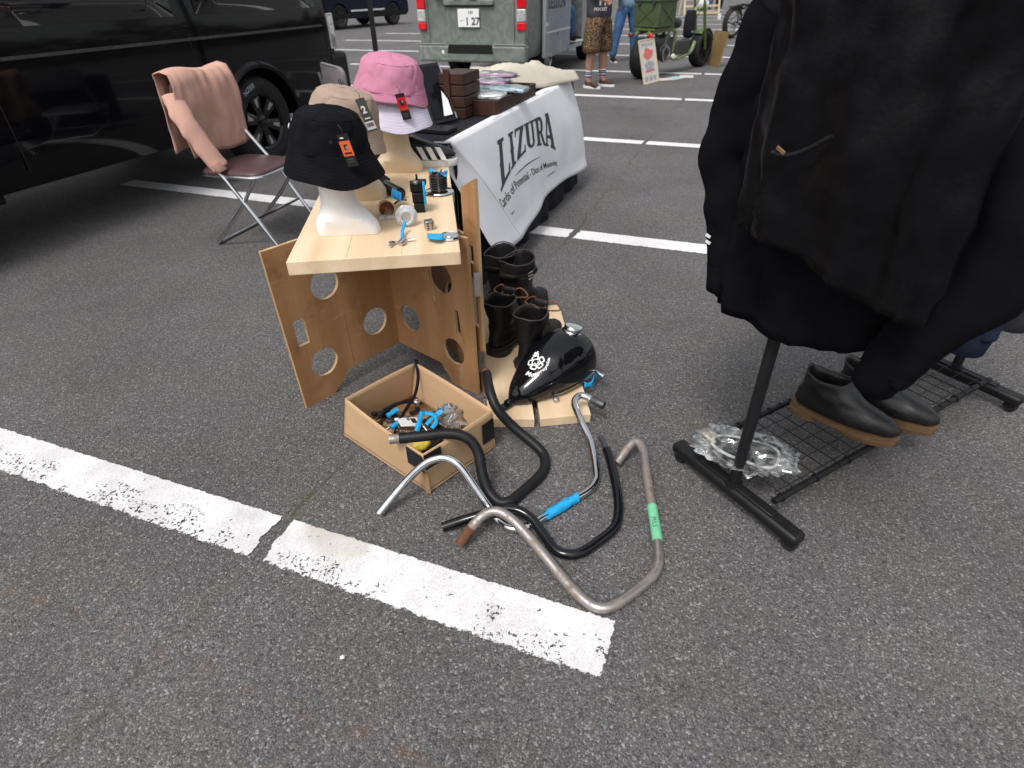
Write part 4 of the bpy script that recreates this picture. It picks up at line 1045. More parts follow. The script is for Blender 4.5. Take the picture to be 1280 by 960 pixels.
# cloth: a top sheet and skirts whose folds deepen towards the hem
clo = thing('tablecloth', 'black tablecloth hanging to the ground over the folding table', 'tablecloth', T(1.0, .31, TZ-.02), math.atan2(UA.y, UA.x))
def skirt(p, q, nrm, hem, seed, flare=.05):
    L = (q-p).length
    def f(u, v):
        b = p*(1-u)+q*u
        fold = .013*math.sin(u*L*17+seed)+.008*math.sin(u*L*31+seed*2.1)+.012*noise.noise(V((u*L*3, v*2, seed)))
        return V((b.x, b.y, 0))+nrm*(.008+flare*v+fold*v)+V((0, 0, TZ+.004-(TZ-hem)*v))
    return f
MB().prism([(-.006, -.006), (TLn+.006, -.006), (TLn+.006, TW+.006), (-.006, TW+.006)], T(0, 0, TZ-.003), UA, UB, .006).build('top_sheet', M['blackcloth'], clo, smooth=0, bevel=.004)
MB().grid(skirt(T(0, 0, 0), T(TLn, 0, 0), -UB, .008, 1.2, .068), 70, 12).build('skirt', M['blackcloth'], clo, solid=.003, smooth=180)
MB().grid(skirt(T(0, TW, 0), T(0, 0, 0), -UA, .05, 3.4, .02), 30, 12).build('skirt', M['blackcloth'], clo, solid=.003, smooth=180)
MB().grid(skirt(T(TLn, 0, 0), T(TLn, TW, 0), UA, .06, 5.0, .03), 30, 12).build('skirt', M['blackcloth'], clo, solid=.003, smooth=180)
MB().grid(skirt(T(TLn, TW, 0), T(0, TW, 0), UB, .06, 7.0, .03), 70, 12).build('skirt', M['blackcloth'], clo, solid=.003, smooth=180)
# banner : hangs from the table edge, swinging out towards its hem, with one end folded round the corner
BN = [  # (photo x, photo y, distance out from the table edge) along the top edge and along the hem
 ]
def B_top(u):                               # u 0 = near corner fold, 1 = far end
    return T(.0+1.90*u, -.012, TZ+.012)
hem_px = [(650, 298, -.16), (668, 272, -.13), (684, 247, -.11), (700, 229, -.10), (718, 218, -.12), (735, 208, -.14)]
def hem_pt(i):
    x, y, off = hem_px[i]; return on_plane(x, y, T(0, off, 0), UB)
HEM = [hem_pt(i) for i in range(6)]
HEMS = spline(HEM, 8)
def B_hem(u):
    k = u*(len(HEMS)-1); i = min(int(k), len(HEMS)-2); return HEMS[i].lerp(HEMS[i+1], k-i)
def ban(u, v, off=0.0):
    a, b = B_top(u), B_hem(u)
    p = a.lerp(b, v)
    edge = math.exp(-((v)/.07)**2)
    p = p - UB*(.022*math.sin(math.pi*min(v*1.15, 1))*(.6+.4*u)) + V((0, 0, .010*edge*0))
    p = p - UB*(.008*math.sin(u*9+.8)*v + .005*math.sin(u*21+v*2)*v*v + .004*noise.noise(V((u*9, v*4, 2))) + off)
    return p
bnr = thing('banner', 'white cloth shop banner with dark lettering hung along the black table', 'banner', T(1.0, -.02, TZ-.4), math.atan2(UA.y, UA.x))
MB().grid(ban, 70, 30).build('cloth', M['bannercloth'], bnr, solid=.0016, smooth=180)
# strip lying over the table edge
MB().grid(lambda u, v: (T(.0+1.90*u, -.012+.03*v+.035*u*v, TZ+.012-.003*v)), 40, 2).build('turned_edge', M['bannercloth'], bnr, solid=.0016, smooth=180)
e1 = on_plane(612, 305, T(-.03, 0, 0), UA); e2 = on_plane(586, 222, T(-.02, 0, 0), UA)
def ret(u, v):                               # returned end: from the ridge back round the table corner
    r = ban(0, v)
    top, bot = T(-.012, .07, TZ+.008), e1
    l = top.lerp(bot, v)
    p = r.lerp(l, u)
    return p - UA*(.05*math.sin(math.pi*u)*v*(.4+v)) + V((0, 0, -.03*math.sin(math.pi*u)*v))
MB().grid(ret, 24, 24).build('folded_end', M['bannercloth'], bnr, solid=.0016, smooth=180)
# lettering, drawn as slab-serif shapes inside an arched envelope and mapped on the cloth
INK = MB()
def uvban(x, y):                             # find (u, v) on the cloth for a photo point by refining on the banner surface
    best = None
    d = ray(x, y); o = V((0, 0, CH)); lo = (0, 0, 1, 1); c = (.5, .5); step = .25
    def err(u, v):
        q = ban(u, v)-o; return (q-d*(q.dot(d)/d.dot(d))).length
    for _ in range(60):
        cand = [(c[0]+i*step, c[1]+j*step) for i in (-1, 0, 1) for j in (-1, 0, 1)]
        cand = [(min(max(a, 0), 1), min(max(b, 0), 1)) for a, b in cand]
        n_ = min(cand, key=lambda k: err(*k))
        if n_ == c: step *= .6
        c = n_
    return c
U_tl, U_bl = uvban(621, 176), uvban(626, 241)
U_tr, U_br = uvban(689, 139), uvban(693, 187)
U_bm, U_tm = uvban(659, 188), uvban(655, 155)
def env(s_, t_):                             # s across the word, t 0 bottom .. 1 top
    def q2(a, m, b, s): 
        k = tuple(2*m[i]-.5*(a[i]+b[i]) for i in (0, 1))
        return tuple(a[i]*(1-s)**2+k[i]*2*s*(1-s)+b[i]*s*s for i in (0, 1))
    bt = q2(U_bl, U_bm, U_br, s_); tp_ = q2(U_tl, U_tm, U_tr, s_)
    u = bt[0]*(1-t_)+tp_[0]*t_; v = bt[1]*(1-t_)+tp_[1]*t_
    return ban(u, v, .0022)
def glyph(pts, x0, w):
    vs = [V((x0+p[0]*w, p[1], 0)) for p in pts]
    vs, fs = slice_geo(vs, [tuple(range(len(vs)))], .03)
    INK.add([env(p.x, p.y) for p in vs], fs)
Lg = [(0, 0), (.95, 0), (1.0, .26), (.90, .26), (.80, .10), (.44, .10), (.44, .90), (.60, .93), (.60, 1), (0, 1), (0, .93), (.14, .90), (.14, .55), (.08, .5), (.14, .45), (.14, .1), (0, .07)]
Ig = [(.1, 0), (.9, 0), (.9, .07), (.70, .1), (.70, .45), (.8, .5), (.70, .55), (.70, .9), (.9, .93), (.9, 1), (.1, 1), (.1, .93), (.3, .9), (.3, .55), (.2, .5), (.3, .45), (.3, .1), (.1, .07)]
Zg = [(0, 0), (.95, 0), (1, .26), (.9, .26), (.8, .1), (.38, .1), (1, .9), (1, 1), (.06, 1), (.0, .76), (.1, .76), (.2, .9), (.64, .9), (0, .1)]
Ug = [(.28, .04), (.5, 0), (.72, .04), (.84, .18), (.84, .9), (1, .93), (1, 1), (.56, 1), (.56, .93), (.66, .9), (.66, .2), (.55, .1), (.45, .13), (.40, .2), (.40, .9), (.52, .93), (.52, 1), (0, 1), (0, .93), (.12, .9), (.12, .2)]
R1 = [(0, 0), (.5, 0), (.5, .07), (.40, .1), (.40, .42), (.50, .42), (.68, .06), (.80, 0), (1.02, 0), (1.02, .07), (.9, .1), (.72, .46), (.86, .56), (.88, .78), (.78, .95), (.6, 1), (0, 1), (0, .93), (.12, .9), (.12, .1), (0, .07)]
A1 = [(-.05, 0), (.3, 0), (.3, .07), (.24, .1), (.30, .30), (.60, .30), (.66, .1), (.58, .07), (.58, 0), (1.10, 0), (1.10, .07), (.98, .1), (.66, .93), (.62, 1), (.30, 1), (.30, .93), (.36, .9), (.09, .1), (-.05, .07)]
glyph(Lg, 0, .19); glyph(Ig, .185, .115); glyph(Zg, .31, .17); glyph(Ug, .49, .18)
def quad(a, b, c, d, x0, w): glyph([a, b, c, d], x0, w)
R_parts = [[(0, 0), (.5, 0), (.5, .07), (.40, .1), (.40, .9), (.40, 1), (0, 1), (0, .93), (.12, .9), (.12, .1), (0, .07)], [(.40, .88), (.55, .88), (.62, .80), (.62, .62), (.55, .53), (.40, .53), (.40, .43), (.60, .43), (.82, .52), (.90, .68), (.88, .82), (.78, .95), (.60, 1), (.40, 1)], [(.46, .43), (.70, .03), (.82, 0), (1.02, 0), (1.02, .07), (.92, .1), (.70, .47)]]
for q in R_parts: glyph(q, .672, .165)
A_parts = [[(-.05, 0), (.32, 0), (.32, .07), (.24, .1), (.47, .78), (.50, 1), (.30, 1), (.30, .93), (.36, .9), (.08, .1), (-.05, .07)], [(.50, 1), (.47, .78), (.66, .1), (.56, .07), (.56, 0), (1.14, 0), (1.14, .07), (1.0, .1), (.66, 1)], [(.28, .26), (.62, .26), (.59, .36), (.31, .36)]]
for q in A_parts: glyph(q, .83, .165)
# sub line and the two flourishes
def along(pxs, s_):
    P = along.cache.setdefault(tuple(pxs), spline([V((*uvban(*p), 0)) for p in pxs], 10))
    k = s_*(len(P)-1); i = min(max(int(k), 0), len(P)-2); q = P[i].lerp(P[i+1], k-i); d = (P[i+1]-P[i])
    return q, V((d.x*1.9, d.y*.5, 0))
along.cache = {}
base = [(629, 260), (645, 237), (662, 222), (678, 212), (696, 206)]
vs, fs = text_geo('Cards of Potential - Dice of Meaning', 1.0, bold=.012); vs, fs = slice_geo(vs, fs, .5, (0,))
x0, x1 = min(p.x for p in vs), max(p.x for p in vs)
vv = []
for p in vs:
    q, d = along(base, (p.x-x0)/(x1-x0)); vv.append(ban(min(q.x, 1), min(q.y-p.y*.112*(1.08-.25*((p.x-x0)/(x1-x0))), 1), .0022))
INK.add(vv, fs)
def swoosh(pxs, w):
    n = 16; vs = []
    for i in range(n+1):
        q, d = along(pxs, i/n); h = w*math.sin(math.pi*i/n)
        vs += [ban(q.x, q.y-h, .0022), ban(q.x, q.y+h, .0022)]
    INK.add(vs, [(2*i, 2*i+1, 2*i+3, 2*i+2) for i in range(n)])
swoosh([(642, 221), (658, 206), (677, 195)], .006)
swoosh([(683, 221), (689, 217), (695, 212)], .006)
swoosh([(638, 267), (640, 267), (643, 263)], .006)
INK.build('lettering', M['ink'], bnr, smooth=0)
m = ribbon([on_plane(632, 262, T(0, -.02, 0), UB)+V((0, 0, .02)), on_plane(628, 290, T(0, -.03, 0), UB), on_plane(634, 318, T(0, -.05, 0), UB)], .045, V((.8, -.6, 0)))
tag(m.build('white_paper_roll', M['bannercloth'], solid=.006), 'crumpled white paper strip hanging below the banner fold behind the tall boots', 'paper')

# goods on the table
w = thing('photo_stand', 'black framed tablet or photo panel propped up at the near end of the black table', 'display panel', T(.42, .12, TZ+.006), 0)
c0, c1 = atY(517, 84, 3.13), atY(548, 82, 3.22)
a, b = at(541, 158, TZ+.012), at(570, 151, TZ+.012)
ux = (b-a); W_ = ux.length; ux.normalize(); uy = (c0-a); H_ = uy.length; uy.normalize()
MB().prism([(0, 0), (W_, 0), (W_, H_), (0, H_)], a, ux, uy, .012).build('frame', M['plastic_black'], w, smooth=0, bevel=.002)
nz = ux.cross(uy).normalized(); nz = -nz if nz.dot(a) > 0 else nz
fo = a + nz*(.0135 if nz.dot(ux.cross(uy)) > 0 else .0018)
MB().prism([(.012, .02), (W_-.012, .02), (W_-.012, H_-.02), (.012, H_-.02)], fo, ux, uy, .001).build('screen', M['screen'], w, smooth=0)
MB().prism([(W_-.004, .005), (W_+.004, .005), (W_+.004, H_-.01), (W_-.004, H_-.01)], fo, ux, uy, .001).build('edge_strip', M['pipe'], w, smooth=0)
MB().prism([(W_*.50, .03), (W_-.02, .03), (W_-.02, H_*.34), (W_*.72, H_*.50)], fo+nz*.0012, ux, uy, .0008).build('painted_reflection', M['white'], w, smooth=0)  # bright reflection on the screen, painted on as a white patch
MB().beam(at(522, 160, TZ+.015), at(566, 163, TZ+.015), .10, .02).build('foot', M['plastic_black'], w, bevel=.004)
w = thing('wooden_crate', 'dark brown slatted wooden crate standing behind the panel on the black table', 'crate', T(.72, .26, TZ+.006))
o, ex, ey = at(553, 150, TZ+.006), UA.copy(), UB.copy()
cw, cl, chh = .13, .20, .20
o = at(582, 149, TZ+.006)
for i in range(4):
    MB().prism([(0, 0), (cl, 0), (cl, cw), (0, cw)], o+V((0, 0, .05*i)), ex, ey, .046).build('slat', M['board_brown'], w, smooth=0, bevel=.003)
MB().prism([(-.012, .07), (.0, .07), (.0, .10), (-.012, .10)], o, ex, ey, .215).build('batten', M['board_brown'], w, smooth=0, bevel=.002)
w = thing('goods_tray', 'shallow brown wooden tray of packets on the black table', 'tray', T(1.0, .3, TZ+.006))
t0 = at(583, 146, TZ+.006)
for p_, q_ in (((0, 0), (.62, 0)), ((0, .32), (.62, .32)), ((0, 0), (0, .32)), ((.62, 0), (.62, .32))):
    MB().beam(t0+UA*(p_[0]+.05)+UB*(p_[1]-.14)+V((0, 0, .035)), t0+UA*(q_[0]+.05)+UB*(q_[1]-.14)+V((0, 0, .035)), .012, .07).build('side', M['board_brown'], w, bevel=.002)
MB().prism([(.05, -.14), (.67, -.14), (.67, .18), (.05, .18)], t0, UA, UB, .008).build('base', M['board_brown'], w, smooth=0)
labs = [('paleblue', 'pale blue packet in clear wrap lying in the tray, nearest the viewer'), ('whitebits', 'white packet in clear wrap lying in the tray beside the pale blue one'), ('lilac', 'mauve packet lying behind the pale blue one in the tray'), ('lilac', 'mauve packet at the back of the tray below the beige canvas'), ('paleblue', 'thin pale blue packet leaning on the right side of the tray')]
pos = [(.22, .10, .09), (.16, -.02, .075), (.42, .06, .10), (.56, .06, .115), (.34, -.08, .08)]
for (mt_, lab), (a_, b_, z_) in zip(labs, pos):
    p = t0+UA*a_+UB*b_+V((0, 0, z_))
    w = thing('packet', lab, 'packet', p, math.atan2(UB.y, UB.x)+rnd.uniform(-.2, .2), 'packets in the wooden tray')
    MB().box((0, 0, 0), (.24, .11, .018), Matrix.Rotation(rnd.uniform(-.12, .12), 3, 'X')).build('pack', M[mt_], w, local=True, bevel=.006)
    crumple(V((0, 0, .004)), (.135, .07, .02), None, rnd.random()*9, amp=.2).build('wrap', M['polybag'], w, local=True, smooth=180)
# beige canvas bag draped at the far end
cv = []
c_a, c_b = T(1.15, .42, TZ), T(1.93, .0, TZ)
def canv(u, v):
    p = c_a.lerp(c_b, u); side = (c_b-c_a).normalized(); side = V((-side.y, side.x, 0))
    wd = .17*(.55+.45*math.sin(math.pi*u)**.6)
    s_ = (v-.5)*2
    h = .16*(1-abs(s_)**3)*(.55+.45*math.sin(math.pi*min(max(u*.9+.1, 0), 1)))
    h *= 1-.35*u
    n_ = noise.noise(V((u*4, v*2.2, 2)))*.040+noise.noise(V((u*9, v*4, 7)))*.020-.030*abs(noise.noise(V((u*3+1, v*5+u*3, 11))))*1.6-.030*abs(noise.noise(V((u*7, v*9-u*5, 3))))
    return p+side*(s_*wd*(1+.12*noise.noise(V((u*2.5, s_*.5, 5)))))+V((0, 0, .012+max(h+n_*(1-abs(s_)), .004)))
m = MB().grid(canv, 50, 22)
tag(m.build('canvas_bag', M['tote'], solid=.004, smooth=180), 'rumpled beige canvas bag lying across the far end of the black table', 'bag')

# ------------------------------------------------------------------ folding chairs
def chair_parts(root, seat_mat, pipe):
    # faces +x, seat front at x=.2 ; pipes cross like an X seen from the side
    for sy in (-1, 1):
        y = .205*sy
        MB().tube(fillet([V((-.235, y, .80)), V((-.19, y, .60)), V((-.02, y, .40)), V((.235, y, .018)), V((.25, y, .010))], .03), .011, 10).build('front_leg', pipe, root, local=True)
        MB().tube(fillet([V((.165, y*.93, .405)), V((.02, y*.93, .23)), V((-.215, y*.93, .012))], .05), .010, 10).build('rear_leg', pipe, root, local=True)
        MB().tube([V((.245, y, .012)), V((.255, y, .004))], .0135, 10).build('foot_cap', M['rubber'], root, local=True)
    MB().tube([V((-.215, -.19, .012)), V((-.215, .19, .012))], .010, 10).build('floor_bar', pipe, root, local=True)
    MB().tube([V((.12, -.2, .185)), V((.12, .2, .185))], .008, 8).build('stretcher', pipe, root, local=True)
    def rr(hx, hy, r=.06, n=8, cx=0):
        out = []
        for (sx, sy_), a0 in (((1, 1), 0), ((-1, 1), 90), ((-1, -1), 180), ((1, -1), 270)):
            for i in range(n+1):
                a = R(a0+90*i/n); out.append((cx+sx*(hx-r)+r*math.cos(a), sy_*(hy-r)+r*math.sin(a)))
        return out
    q = rr(.195, .195, .065)
    s_ = MB(); n = len(q)
    s_.rings([[V((x*k, y*k, z)) for x, y in q] for k, z in ((.97, .405), (1, .412), (1, .424), (.97, .432), (.86, .438), (.4, .436))])
    s_.build('seat', seat_mat, root, local=True, smooth=50)
    MB().tube([V((x*1.02, y*1.02, .410)) for x, y in q]+[V((q[0][0]*1.02, q[0][1]*1.02, .410))], .009, 8).build('seat_rim', pipe, root, local=True)
    q = rr(.105, .205, .05)
    bk = []
    for k, d in ((.96, -.012), (1, -.004), (1, .008), (.95, .016), (.5, .02)):
        bk.append([V((-.235+d+.12*0+(.03*(y/.2)**2), y*k, .755+x*k)) for x, y in q])
    MB().rings(bk).build('backrest', seat_mat, root, local=True, smooth=50)
ch1 = thing('folding_chair', 'brown seated folding chair with chrome legs and a salmon garment over its back', 'chair', (-1.46, 3.42, 0), R(-18), 'folding chairs at the stall')
chair_parts(ch1, M['seatbrown'], M['pipe'])
ch2 = thing('folding_chair', 'grey vinyl folding chair behind the hats, beside the black van', 'chair', (-.89, 4.12, 0), R(32), 'folding chairs at the stall')
chair_parts(ch2, M['vinylgrey'], M['pipe'])
gm = thing('garment', 'salmon pink cotton garment hanging over the back of the brown chair', 'garment', (-1.60, 3.40, .42), 0)
gt = [atY(276, 84, 3.30), atY(290, 130, 3.24), atY(300, 170, 3.20), atY(303, 205, 3.17)]
def sleeve(pts, r0, r1, seed):
    P = spline(pts, 8); fr = frames(P); rs = []
    for i, (p, X, Y, Tn) in enumerate(fr):
        f = i/(len(fr)-1); r = r0+(r1-r0)*f
        rs.append([p+X*((r*math.cos(a))*(1+.22*noise.noise(V((math.cos(a), f*9, seed)))))+Y*(r*.55*math.sin(a)*(1+.12*noise.noise(V((math.sin(a), f*6, seed+4))))) for a in [2*math.pi*k/24 for k in range(24)]])
    return rs
def chp(x, y, z):
    return Matrix.Translation((-1.46, 3.42, 0)) @ Matrix.Rotation(R(-18), 4, 'Z') @ V((x, y, z))
def gbody(u, v):
    # folded over the top of the backrest: front flap inside, back flap outside
    s_ = (u-.5)*.45
    Lp = v*.80
    if Lp < .36: x, z = -.160+.010*math.sin(u*9), .50+Lp
    elif Lp < .44: a = (Lp-.36)/.08*math.pi; x, z = -.222+.062*math.cos(a), .88+.03*math.sin(a)
    else: x, z = -.280+.012*math.sin(u*11+1), .88-(Lp-.44)
    return chp(x+.016*noise.noise(V((u*5, v*5, 1)))+.012*noise.noise(V((u*14, v*7, 3)))-.012*abs(noise.noise(V((u*7+v*4, v*3, 8)))), s_*(1+.06*math.sin(v*7)), z+.01*math.sin(u*7))
MB().grid(gbody, 30, 34).build('body', M['salmon'], gm, solid=.003, smooth=180)
MB().rings(sleeve([chp(-.20, -.20, .80), chp(-.14, -.235, .70), chp(-.085, -.225, .58), chp(-.03, -.20, .452)], .055, .048, 3)).build('sleeve', M['salmon'], gm, smooth=180)
MB().tube([chp(-.045, -.206, .482), chp(-.028, -.199, .445), chp(-.024, -.198, .436)], .045, 20, flat=.58, radii=[.047, .045, .038]).build('cuff', M['salmon'], gm, smooth=50)
MB().tube(spline([chp(-.176, -.20+.04*i, .505+.004*math.sin(i*2)) for i in range(11)], 4), .0035, 6).build('hem_seam', M['salmon'], gm)

# canopy pole
pl = atY(466, 35, 5.2)
cpole = thing('canopy_pole', 'black canopy pole standing on the asphalt behind the table', 'pole', (pl.x, pl.y, 0))
MB().box((0, 0, 1.1), (.035, .035, 2.2)).build('tube', M['matte_black'], cpole, local=True, bevel=.004)
MB().box((0, 0, .004), (.12, .12, .008)).build('foot_plate', M['matte_black'], cpole, local=True, bevel=.002)
MB().box((0, 0, .55), (.046, .046, .08)).build('slider', M['plastic_black'], cpole, local=True, bevel=.004)

# ------------------------------------------------------------------ garment rack on the right
WF = V((.497, -.868, 0)); RD = V((.868, .497, 0))                 # along the foot, along the rail
RC = V((.627, 1.180, 0))
RL = 1.15
rack = thing('garment_rack', 'black wheeled garment rack with a wire shelf, close on the right', 'clothes rack', RC, math.atan2(RD.y, RD.x))
def K(t, s_, z): return RC+WF*t+RD*s_+V((0, 0, z))
for s_ in (0, RL):
    MB().beam(K(-.225, s_, .052), K(.225, s_, .052), .048, .034).build('foot', M['plastic_black'], rack, bevel=.010)
    MB().beam(K(-.12, s_, .071), K(.14, s_, .071), .030, .010).build('foot_ridge', M['plastic_black'], rack, bevel=.003)
    for t_ in (-.20, .20):
        c = MB(); c.lathe([(.004, -.013), (.018, -.013), (.021, -.008), (.021, .008), (.018, .013), (.004, .013)], K(t_, s_+.002, .0215), RD, 18)
        c.build('castor', M['rubber'], rack)
        MB().box(K(t_, s_, .034), (.034, .03, .014)).build('castor_fork', M['plastic_black'], rack, bevel=.004)
    MB().tube([K(0, s_, .06), K(0, s_, 1.56)], .0155, 16).build('pole', M['matte_black'], rack)
    MB().tube([K(0, s_, .062), K(0, s_, .078)], .024, 16).build('socket', M['plastic_black'], rack)
MB().tube([K(0, -.16, 1.55), K(0, RL+.16, 1.55)], .0135, 14).build('rail', M['matte_black'], rack)
for t_ in (-.16, .115):
    MB().tube([K(t_, 0.02, .090), K(t_, RL-.02, .090)], .0095, 12).build('shelf_rail', M['matte_black'], rack)
wr = MB()
for i in range(23):
    s_ = .05+.048*i; wr.tube([K(-.168, s_, .094), K(-.165, s_, .1005), K(.12, s_, .1005), K(.123, s_, .094)], .0016, 6)
    if i % 3 == 0:
        for t_ in (-.16, .115): wr.lathe([(.0125, -.004), (.0125, .004)], K(t_, s_, .090), RD, 12)
for i in range(6): wr.tube([K(-.15+.05*i, .04, .103), K(-.15+.05*i, RL-.04, .103)], .0014, 6)
wr.build('wire_shelf', M['matte_black'], rack)

def hoodie(name, lab, s_, mat, hem=.56, half=.27, thick=.075, dt=0.0, long_sleeve=True, seed=1, shoulder=1.38, splay=.15, hood=True, catg='garment', left_px=None, tilt=0.0):
    g_ = thing(name, lab, catg, K(dt, s_, hem), math.atan2(RD.y, RD.x), 'garments hanging on the rack')
    rs = []; n = 64; m_ = 30
    for j in range(m_+1):
        f = j/m_; z = hem+(shoulder-hem)*f
        w_ = half*(1-.04*math.sin(math.pi*f)); th = thick*(.75+.35*math.sin(math.pi*min(f*1.1, 1)))
        if f < .07: w_ *= .95; th *= .9
        if f > .86: k = (f-.86)/.14; w_ *= 1-.62*k**1.4; th *= 1-.35*k
        ring = []
        for i in range(n):
            a = 2*math.pi*i/n; c, q = math.cos(a), math.sin(a)
            fold = .014*math.sin(c*9+seed+2*f)*(1-f*.6)+.012*noise.noise(V((c*4, f*4, seed)))+.007*noise.noise(V((c*9, f*12, seed+3)))-.022*abs(noise.noise(V((c*6+f*2, f*2.2, seed+7))))
            sag = -.030*math.sin(c*2.2+seed)*(1-f) if f < .5 else 0
            ring.append(K(dt+w_*math.copysign(abs(c)**.9, c), s_+(th+fold)*math.copysign(abs(q)**.75, q), z+sag*(1-f*2 if f < .5 else 0)+tilt*c*(1-f)))
        rs.append(ring)
    MB().rings(rs).build('body', mat, g_, smooth=180, disp=(.09, .02))
    if long_sleeve:
        for sg in (-1, 1):
            if sg == -1 and left_px:
                pts = []
                for (x, y, r_) in left_px:
                    pts.append((on_plane(x, y, K(0, s_-.02, 0), RD), r_))
                P = spline([p for p, _ in pts], 8); rr_ = [interp([(i*8, p[1]) for i, p in enumerate(pts)], i) for i in range(len(P))]
            else:
                P = spline([K(dt+sg*(half-.07), s_, shoulder-.06), K(dt+sg*(half+.04), s_, shoulder-.26), K(dt+sg*(half+splay*.75), s_-.02, shoulder-.48), K(dt+sg*(half+splay*.35), s_-.03, shoulder-.66), K(dt+sg*(half+.02), s_-.03, shoulder-.76)], 8)
                rr_ = [.085-.035*i/(len(P)-1) for i in range(len(P))]
            fr = frames(P); rs = []
            for i, (p, X, Y, Tn) in enumerate(fr):
                f = i/(len(fr)-1); q_ = rr_[i]; ring = []
                for k in range(26):
                    a = 2*math.pi*k/26; wn = 1+.10*noise.noise(V((math.cos(a)*1.5, f*9, seed)))+.07*math.sin(f*30+2*math.cos(a))*max(0, math.sin(math.pi*f))
                    dirw = WF*math.cos(a)+RD*(.72*math.sin(a))
                    dirw = dirw - Tn*dirw.dot(Tn)
                    ring.append(p+dirw.normalized()*(q_*wn*(1 if abs(math.cos(a)) > .7 else .85)))
                rs.append(ring)
            MB().rings(rs).build('sleeve', mat, g_, smooth=180, disp=(.07, .014))
            e = P[-1]; d = (P[-1]-P[-3]).normalized()
            MB().tube([e-d*.02, e+d*.01, e+d*.045, e+d*.05], 1, 22, radii=[rr_[-1]*.98, rr_[-1]*.90, rr_[-1]*.86, rr_[-1]*.7]).build('cuff', mat, g_, smooth=60)
    if hood:
        MB().rings([[K(dt+.11*(1-.25*j/6)*math.cos(a), s_+.07*math.sin(a)+.02, shoulder-.05+.025*j+.02*math.sin(a)) for a in [2*math.pi*k/24 for k in range(24)]] for j in range(7)]).build('hood', mat, g_, smooth=180)
    hk = MB(); hk.tube(fillet([K(dt-.2, s_, shoulder-.04), K(dt, s_, shoulder+.06), K(dt+.2, s_, shoulder-.04)], .05), .007, 8)
    hk.tube([K(0, s_, shoulder+.05), K(0, s_, 1.53)]+[K(-.02*math.sin(a), s_, 1.55+.02*math.cos(a)*-1) for a in (0.2, 1.2, 2.2, 3.1)], .0025, 6)
    hk.build('hanger', M['pipe'], g_)
    return g_
ho = hoodie('hooded_sweatshirt', 'plain black hooded sweatshirt hanging foremost on the rack, one sleeve towards the street', .0, M['fleece'], hem=.60, half=.225, tilt=.045, dt=.02, seed=1, thick=.07,
    left_px=[(1000, 10, .09), (972, 60, .085), (938, 130, .074), (912, 190, .064), (911, 250, .056), (909, 300, .048), (904, 340, .042)])
for i, z_ in enumerate((.612, .622)):
    q = on_plane(882.5, 293+8*i, K(0, -.062, 0), RD)
    MB().beam(q, q+WF*.014+V((0, 0, -.003)), .003, .006).build('cuff_mark', M['white'], ho)
lj = hoodie('leather_jacket', 'black leather garment with a zip on the near end of the rack rail', -.125, M['vestleather'], hem=.80, half=.215, dt=.128, seed=6, thick=.045, hood=False, long_sleeve=False)
zp = MB(); Pz = [on_plane(x, y, K(0, -.132, 0), RD) for x, y in ((1000, -30), (985, 25), (970, 80), (962, 125), (953, 165), (949, 186))]
zp.tube(spline(Pz, 6), .0022, 8).build('zip', M['dark_steel'], lj)
zp = MB(); zp.tube(spline([on_plane(x, y, K(0, -.185, 0), RD) for x, y in ((965, 190), (985, 194), (1010, 186), (1040, 170))], 6), .004, 8).build('pocket_welt', M['leather2'], lj)
Mb = Matrix((WF, RD, V((0, 0, 1)))).transposed()
q = on_plane(976, 188, K(0, -.19, 0), RD)
MB().box(q, (.020, .003, .007), Mb @ Matrix.Rotation(R(24), 3, 'Y')).build('leather_tab', M['soletan'], lj, bevel=.001)
hoodie('jacket', 'dark navy jacket hanging behind the black sweatshirt on the rack', .30, M['navycloth'], hem=.62, half=.25, dt=.0, seed=11, hood=False, splay=.08)
hoodie('jacket', 'charcoal grey sweatshirt hanging in the middle of the rack', .50, M['greycloth'], hem=.64, half=.25, dt=.0, seed=15, hood=True, splay=.08)
hoodie('jacket', 'black leather jacket hanging at the far end of the rack', .78, M['leather2'], hem=.64, half=.25, dt=.0, seed=21, hood=False, splay=.08)

# plastic-wrapped mirror on the shelf, and shoes
pw = thing('wrapped_mirror', 'black framed mirror wrapped in clear plastic on the wire shelf beside the rack foot', 'wrapped part', at(930, 575, .105))
a, b = at(885, 552, .125), at(977, 580, .125); c0 = (a+b)/2; ux = (b-a).normalized(); uy = V((-ux.y, ux.x, 0)); L_ = (b-a).length/2
oq = []
for k in range(40):
    an = 2*math.pi*k/40; oq.append((L_*.92*math.copysign(abs(math.cos(an))**.7, math.cos(an)), .052*math.copysign(abs(math.sin(an))**.7, math.sin(an))*(1+.28*math.cos(an))))
MB().rings([[c0+ux*(x*k)+uy*(y*k)+V((0, 0, z-.01)) for x, y in oq] for k, z in ((.93, 0), (1, .006), (1, .014), (.94, .02))]).build('plate', M['plastic_black'], pw)
MB().tube([c0+ux*(x*.97)+uy*(y*.97)+V((0, 0, .011)) for x, y in oq+oq[:1]], .0042, 8).build('white_rim', M['whitebits'], pw)
MB().tube(spline([c0-ux*.09+uy*.02+V((0, 0, .02)), c0-ux*.12+V((0, 0, .024)), c0-ux*.08-uy*.02+V((0, 0, .02))], 5), .004, 7).build('wire', M['cream'], pw)
crumple(c0+V((0, 0, .008)), (L_*1.34, .090, .036), None, 31, 60, 24, .19, Matrix((ux, uy, V((0, 0, 1)))).transposed()).build('film', M['polybag'], pw, smooth=30)
